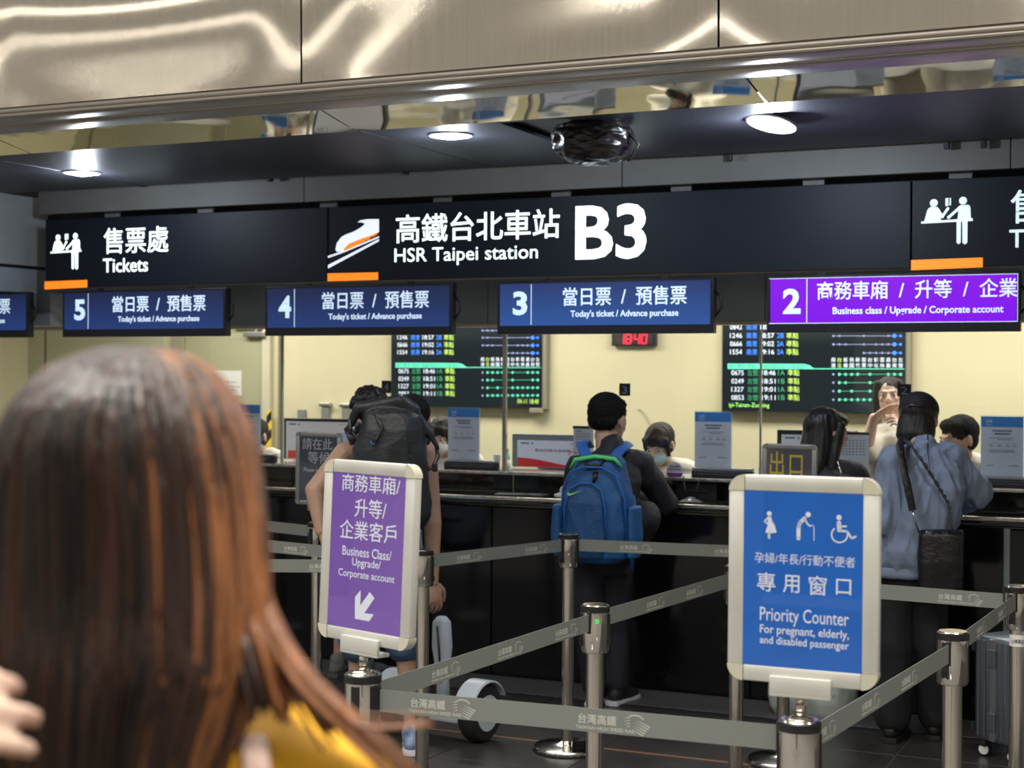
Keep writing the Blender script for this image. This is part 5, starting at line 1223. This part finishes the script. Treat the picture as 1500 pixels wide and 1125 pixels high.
hp_ = at(966, 652, Y=8.62); r0 = V((hp_.x+.02, 8.78, 0))
def clerk(label, px, py, Y, hy, hpitch, hs, hair, mask=None, skin='fair', dsh=0, shirt=WS, lean=.1):
    h = at(px, py, Y=Y); s_ = .97; zs = h.z-.165
    p = Person(label, h.x, Y+lean, pi, s_, None, (hy, hpitch, 0), hs, seated=True, group=CLK)
    off = zs-p.J['shL'].z; R_ = p.Ti.to_3x3()
    for k in ('shL', 'shR', 'elL', 'elR', 'wrL', 'wrR', 'pel', 'hipL', 'hipR', 'kneeL', 'kneeR', 'ankL', 'ankR'): p.J[k] = p.J[k]+V((dsh, 0, off))
    p.J['head'] = p.Ti@V(h); p.H.translation = p.J['head']
    p.body(skin, .006); p.face(lips=mask is None)
    p.cloth(lambda q: (p.torso(q, .018), p.arm(q, 'L', .020, 1.55), p.arm(q, 'R', .020, 1.55)), 'shirt', shirt, seed=hash(label) % 7 if False else len(label) % 7)
    p.cloth(lambda q: (q.loft([(p.J['pel']+V((0, 0, -.10)), .15, .12), (p.J['pel']+V((0, 0, .06)), .15, .12)], 24), p.leg(q, 'L', .014, 1.9), p.leg(q, 'R', .014, 1.9)), 'trousers', TRD)
    nb = (p.J['shL']+p.J['shR'])/2
    for k in (-1, 1): MB(p.T).tube([nb+V((k*.055, -.01, .075)), nb+V((k*.05, .055, .05)), nb+V((k*.012, .085, .0))], [.018, .022, .010], 8, flat=(1, .35)).build('collar', shirt, p.t, True)
    q = p.hmb(); hair(q); cloth(q, 'hair', HAIRD if skin == 'fair' else HAIRS, p.t, .005, .003, ff=26, fs=(1, 1, .12), seed=len(label))
    if mask:
        q = p.hmb().ell((0, .046, -.045), (.063, .068, .048), n=20, m=12).cap((0, .09, -.02), (0, .105, -.035), .012, .014)
        mk = cloth(q, 'face_mask', mask, p.t, .004, .001)
        for k in (-1, 1): p.hmb().tube([(k*.055, .06, -.02), (k*.074, .02, -.004), (k*.080, -.015, .01)], .0015, 5).build('ear_loop', mask, mk, True)
    stool(h.x, Y+lean, p.J['pel'].z-.07, 'dark round stool hidden below the '+label.split(',')[0].split(' writing')[0][:48].strip()); return p
def hair_bangs(q):
    q.ell((0, -.020, .042), (.083, .100, .082), n=24, m=16).ell((0, .036, .052), (.069, .056, .044)).ell((0, -.045, -.01), (.074, .058, .07))
    for k in (-1, 1): q.cap((k*.064, .040, .05), (k*.070, .040, -.045), .018, .008)
    for i in range(9): x = -.052+.013*i; q.cap((x*.85, .066, .060), (x, .086-abs(x)*.35, .022+.004*(i % 3)), .012, .005)
def hair_tail(q):
    hair_bangs(q); q.cap((.04, -.06, .02), (.075, -.085, -.09), .045, .035).cap((.075, -.085, -.09), (.085, -.08, -.20), .035, .015)
def hair_man(q):
    q.ell((0, -.020, .040), (.081, .098, .084), n=24, m=16).ell((0, .034, .078), (.064, .054, .036)).ell((0, -.042, -.005), (.074, .058, .062))
MASKB = mat('pale blue mask', srgb('#a5c4c8'), .7); MASKW = mat('white mask', (.62, .62, .6), .7)
p4 = clerk('masked clerk with fringe and dark tied hair writing at the counter, head bowed', 966, 652, 8.60, -.10, -.42, 1.02, hair_tail, MASKB)
MB().tube([at(955, 686, Y=8.40), at(958, 668, Y=8.42)], .004, 6).build('pen', BLACK, p4.t, True)
p5 = clerk('clerk in a white mask, half hidden by the notice below screen four', 647, 640, 8.62, .05, -.25, 1.0, hair_bangs, MASKW)
p6 = clerk('clerk mostly hidden by the notice at the left, white shoulder showing', 372, 640, 8.66, .0, -.1, 1.0, hair_bangs, None)
p10 = clerk('seated clerk with short black hair in white shirt, right of the jacketed woman', 1404, 644, 8.70, -.75, -.15, 1.08, hair_man, None, 'warm')
# ------------------------------------------------------------------ foreground woman seen from behind
D1 = 1.30; S1_ = FOC/D1
r0 = at(190, 560, d=D1)
a1 = Person('woman with long brown hair and yellow top, seen from behind close up at the left', r0.x, r0.y, AZ, .985,
            dict(head=at(182, 712, d=1.30), wrL=at(-290, 1062, d=1.08), elL=at(-230, 1500, d=1.15)), (0, .02, 0), .97)
a1.J['shR'] = V((.172, .0, 1.330)); a1.J['shL'] = V((-.20, .0, 1.375))
a1.body('fair', .006, hk=dict(L=dict(d=(1.0, .15, .18), palm=(.1, .9, -.4), curl=.42, spread=.07, k=1.12)), hands=('L', 'R'))
YEL = mat('yellow cotton', srgb('#e0a60a'), .7, vary=.10, vscale=5, bump=.2, bscale=50)
a1.cloth(lambda q: (a1.torso(q, .018, top=False), a1.arm(q, 'L', .024, .6), q.cap(a1.J['shR']+V((-.04, 0, .0)), a1.J['shR'], .068, .070), q.cap(a1.J['shR'], lerp(a1.J['shR'], a1.J['elR'], .6), .070, .066)), 'yellow_top', YEL, .009, .010, seed=4)
a1.cloth(lambda q: (q.loft([(a1.J['pel']+V((0, 0, -.14)), .15, .11), (a1.J['pel']+V((0, 0, .07)), .165, .12)], 24), a1.leg(q, 'L', .014, 1.95), a1.leg(q, 'R', .014, 1.95)), 'trousers', TRD)
a1.shoes(mat('plain white shoe', (.5, .5, .5), .6), mat('cream sole', (.5, .5, .46), .6))
a1.face()
loc = lambda px, py, dd=0: a1.Ti@at(px, py, d=D1+dd)
MB(a1.T).tube([loc(352, 1125, .16), loc(360, 1070, .12), loc(366, 1058, .02), loc(372, 1085, -.06), loc(378, 1140, -.09)], [.011]*5, 10, flat=(1, .3), side=(1, 0, 0)).build('pale_strap', mat('pale pink strap', (.66, .46, .38), .6), a1.t, True)

# hair: an inner mass and many separate locks following the head and falling down the back
prof = [(508, 170, 205), (513, 140, 240), (521, 112, 272), (536, 78, 300), (562, 46, 324), (600, 16, 346), (650, -8, 366), (720, -18, 382), (800, -22, 394), (880, -24, 402), (960, -16, 404), (1040, -2, 372), (1110, 12, 345), (1220, 20, 330), (1380, 40, 315), (1520, 70, 290)]
SEC = []
for i, (py, xa, xb) in enumerate(prof):
    a, b = loc(xa, py), loc(xb, py); hw = (b.x-a.x)/2; cx_ = (a.x+b.x)/2
    ry = hw*1.12 if py < 620 else max(.055, .120-(py-620)*.00022); cy = 0.0 if py < 660 else -.0-min(.075, (py-660)*.00025)
    SEC.append((V((cx_, cy+.01, a.z)), hw, ry))
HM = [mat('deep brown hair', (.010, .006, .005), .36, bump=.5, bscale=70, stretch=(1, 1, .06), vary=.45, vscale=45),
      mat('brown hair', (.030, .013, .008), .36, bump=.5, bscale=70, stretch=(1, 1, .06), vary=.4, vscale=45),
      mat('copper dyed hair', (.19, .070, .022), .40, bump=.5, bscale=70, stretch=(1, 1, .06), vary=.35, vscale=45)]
core = MB(a1.T).loft([(c, hw*.955, ry*.955) for c, hw, ry in SEC[2:]], 40, 2.05)
hair = core.build('hair_mass', HM[0], a1.t, True)
def surf(th, u, gr=1.0):
    """point on the hair envelope: th around, u in 0..len(SEC)-1 from the crown down"""
    k = min(int(u), len(SEC)-2); f = u-k; c0, h0, r0_ = SEC[k]; c1, h1, r1 = SEC[k+1]
    c = lerp(c0, c1, f); return V((c.x+cos(th)*lerp(h0, h1, f)*gr, c.y+sin(th)*lerp(r0_, r1, f)*gr, c.z))
r = random.Random(11)
LK = [MB(a1.T), MB(a1.T), MB(a1.T)]
for i in range(900):
    th = r.uniform(-pi-.55, .55); end = r.uniform(11.5, 15) ; st = r.choice((0, 0, 0, r.uniform(0, 3), r.uniform(2, 7))); n = 15; pts = []; gr = r.uniform(.955, 1.015)
    w1, w2, ph = r.uniform(.01, .06), r.uniform(.0, .02), r.uniform(0, 6); drift = r.uniform(-.12, .12)
    for k in range(n+1):
        u = st+(end-st)*(k/n)**1.25; t_ = th+drift*k/n+w2*sin(u*1.7+ph)+(.35*(1-min(1, u/3)))*0
        pts.append(surf(t_, u, gr+(.012*sin(u*.8+ph))))
    rad = r.uniform(.0024, .0052); rr = [rad*(.35+.65*min(1, k/3))*(1 if k < n-3 else (n-k+.3)/3.6) for k in range(n+1)]
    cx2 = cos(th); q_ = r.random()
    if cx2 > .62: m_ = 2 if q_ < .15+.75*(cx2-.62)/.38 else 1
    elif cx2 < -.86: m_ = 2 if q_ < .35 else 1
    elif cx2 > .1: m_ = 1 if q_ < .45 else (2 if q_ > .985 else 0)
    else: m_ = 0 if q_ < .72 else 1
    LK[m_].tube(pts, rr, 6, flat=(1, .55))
# locks swept to the right by the air, over the shoulder
def lock(pts, rad, m_, jit=.006, nn=1):
    for _ in range(nn):
        o_ = V((r.uniform(-jit, jit), r.uniform(-.03, .02), r.uniform(-jit, jit))); P0 = [loc(x, y, dd)+o_*(.3+.9*i/len(pts)) for i, (x, y, dd) in enumerate(pts)]
        Q = []
        for i in range(len(P0)-1):
            for k in range(4):
                t_ = k/4; a, b, c_, d_ = P0[max(i-1, 0)], P0[i], P0[i+1], P0[min(i+2, len(P0)-1)]
                Q.append(.5*((2*b)+(c_-a)*t_+(2*a-5*b+4*c_-d_)*t_*t_+(3*b-a-3*c_+d_)*t_**3))
        Q.append(P0[-1]); n = len(Q); LK[m_].tube(Q, [rad*(.9-.75*(k/n)**2)*min(1, .15+k/4) for k in range(n)], 6, flat=(1, .6))
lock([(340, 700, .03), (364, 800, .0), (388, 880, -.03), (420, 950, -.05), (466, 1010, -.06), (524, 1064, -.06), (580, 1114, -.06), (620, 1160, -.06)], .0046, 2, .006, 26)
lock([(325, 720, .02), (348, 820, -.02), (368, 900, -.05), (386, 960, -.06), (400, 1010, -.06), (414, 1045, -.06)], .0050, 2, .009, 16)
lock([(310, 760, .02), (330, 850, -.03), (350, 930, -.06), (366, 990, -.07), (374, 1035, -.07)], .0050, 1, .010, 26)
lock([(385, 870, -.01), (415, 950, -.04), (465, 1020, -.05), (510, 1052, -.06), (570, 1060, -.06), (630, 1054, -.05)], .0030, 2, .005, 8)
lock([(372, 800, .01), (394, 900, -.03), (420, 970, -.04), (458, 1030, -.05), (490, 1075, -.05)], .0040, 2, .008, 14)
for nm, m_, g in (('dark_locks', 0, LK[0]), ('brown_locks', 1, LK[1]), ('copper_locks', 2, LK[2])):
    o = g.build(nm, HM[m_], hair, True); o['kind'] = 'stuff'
# ------------------------------------------------------------------ wheeled things on the floor
# white two wheeled balance scooter behind the middle belts
WSH = mat('white scooter shell', srgb('#c3cdd6'), .35); TYRE = mat('black tyre', (.012, .012, .013), .7)
yw = -.15; sc_ = at(703, 1086, z=0)-Rz(yw).to_3x3()@V((.235, 0, 0))
t = thing('balance_scooter', 'white self balancing scooter with black tyres behind the belts', 'scooter', (sc_.x, sc_.y, 0), yw)
R = Matrix.Translation((sc_.x, sc_.y, 0))@Rz(yw)
def wheel(cx0, nm='wheel'):
    Q = R@Matrix.Translation((cx0, 0, .135))@Matrix.Rotation(pi/2, 4, 'Y')
    w = MB(Q).lathe((0, 0, 0), [(.085, -.045), (.120, -.043), (.133, -.028), (.135, 0), (.133, .028), (.120, .043), (.085, .045)], 40).build(nm, TYRE, t, 40)
    MB(Q).lathe((0, 0, 0), [(.001, -.047), (.035, -.053), (.040, -.048), (.082, -.047), (.084, -.040), (.084, .040), (.082, .047), (.040, .048), (.035, .053), (.001, .047)], 36).build('hub', WSH, w, 40)
    g = MB(Q)
    for k in range(14): a = radians(200)+k*radians(12); 
    m_ = MB(R); vs = []; n = 14
    for k in range(n+1):
        a = radians(25)+radians(130)*k/n
        for (rr_, xx) in ((.142, -.055), (.150, -.05), (.150, .05), (.142, .055)): vs.append((cx0+xx, rr_*cos(a), .135+rr_*sin(a)))
    fs = [(4*k+j, 4*k+(j+1) % 4, 4*k+4+(j+1) % 4, 4*k+4+j) for k in range(n) for j in range(4)]+[(0, 1, 2, 3), tuple(4*n+j for j in (3, 2, 1, 0))]
    m_.add(vs, fs).build('mudguard', WSH, t, 50)
wheel(.235); wheel(-.235)
MB(R).box((-.17, -.085, .085), (.17, .085, .125), .012).build('foot_board', WSH, t, 40)
MB(R).box((-.155, -.075, .126), (-.02, .075, .131), .002).box((.02, -.075, .126), (.155, .075, .131), .002).build('foot_mats', TYRE, t)
MB(R).loft([((.03, .0, .12), .032, .030), ((.03, -.01, .28), .028, .026), ((.03, -.015, .42), .045, .045), ((.03, -.02, .535), .040, .040), ((.03, -.02, .56), .02, .02)], 24, 2.6).build('knee_bar', WSH, t, True)
MB(R).tube([(.035, -.062, .52), (.05, -.064, .38), (.04, -.04, .26)], .005, 8).build('knee_bar_trim', CAPB, t, True)
# silver ribbed suitcase at the right edge
AL = mat('brushed aluminium shell', srgb('#8b939d'), .34, .85, vary=.05, vscale=8); ALD = mat('dark suitcase fitting', (.02, .02, .022), .5)
sc_ = at(1474, 1106, z=0); yw = .95
t = thing('suitcase', 'silver ribbed aluminium suitcase on four wheels at the right edge', 'suitcase', (sc_.x+.06, sc_.y+.02, 0), yw)
R = Matrix.Translation((sc_.x+.07, sc_.y+.02, 0))@Rz(yw)
x0, x1, y0, y1, z0, z1 = -.19, .19, -.115, .115, .075, .545
MB(R).box((x0, y0, z0), (x1, y1, z1), .022).build('shell', AL, t, 40)
for k in range(13):
    x = x0+.028+k*(x1-x0-.056)/12; MB(R).box((x-.006, y0-.004, z0+.02), (x+.006, y0+.001, z1-.02), .002).build('rib', AL, t)
for k in range(6):
    y = y0+.03+k*(y1-y0-.06)/5
    for xx, sg in ((x0, -1), (x1, 1)): MB(R).box((xx, y-.007, z0+.02), (xx+sg*.0045, y+.007, z1-.02), .002).build('rib', AL, t)
for xx, sg in ((x0, -1), (x1, 1)):
    MB(R).box((xx+sg*.0045, -.016, z0+.01), (xx+sg*.008, .016, z1-.01), .002).build('centre_frame', mat('polished frame', (.62, .63, .65), .25, .95), t)
    for zc in (.17, .45): MB(R).box((xx+sg*.008, -.022, zc-.04), (xx+sg*.016, .022, zc+.04), .003).build('latch', AL, t)
for xx in (x0, x1):
    for yy in (y0, y1):
        for zc in (.13, .49): MB(R).box((xx-.008, yy-.008, zc-.022), (xx+.008, yy+.008, zc+.022), .003).build('corner_guard', ALD, t)
        wx, wy = xx*.80, yy*.72
        MB(R).box((wx-.022, wy-.02, .045), (wx+.022, wy+.02, z0+.004), .006).build('wheel_fork', ALD, t, 40)
        Q = R@Matrix.Translation((wx, wy, .031))@Rz(-1.2)@Matrix.Rotation(pi/2, 4, 'X')
        w = MB(Q).lathe((0, 0, 0), [(.018, -.013), (.028, -.012), (.031, -.006), (.031, .006), (.028, .012), (.018, .013)], 24).build('wheel', TYRE, t, 40)
        g = MB(Q)
        for k in range(6): a = 2*pi*k/6; g.tube([(0, 0, .0135), (.02*cos(a), .02*sin(a), .0135)], .0022, 5).tube([(0, 0, -.0135), (.02*cos(a), .02*sin(a), -.0135)], .0022, 5)
        g.lathe((0, 0, 0), [(.019, -.015), (.022, -.015), (.022, .015), (.019, .015)], 24).build('wheel_rim', WHT, w, 40)
MB(R).tube([(-.06, 0, z1), (-.055, 0, z1+.02), (.055, 0, z1+.02), (.06, 0, z1)], .009, 8).build('carry_handle', ALD, t, True)
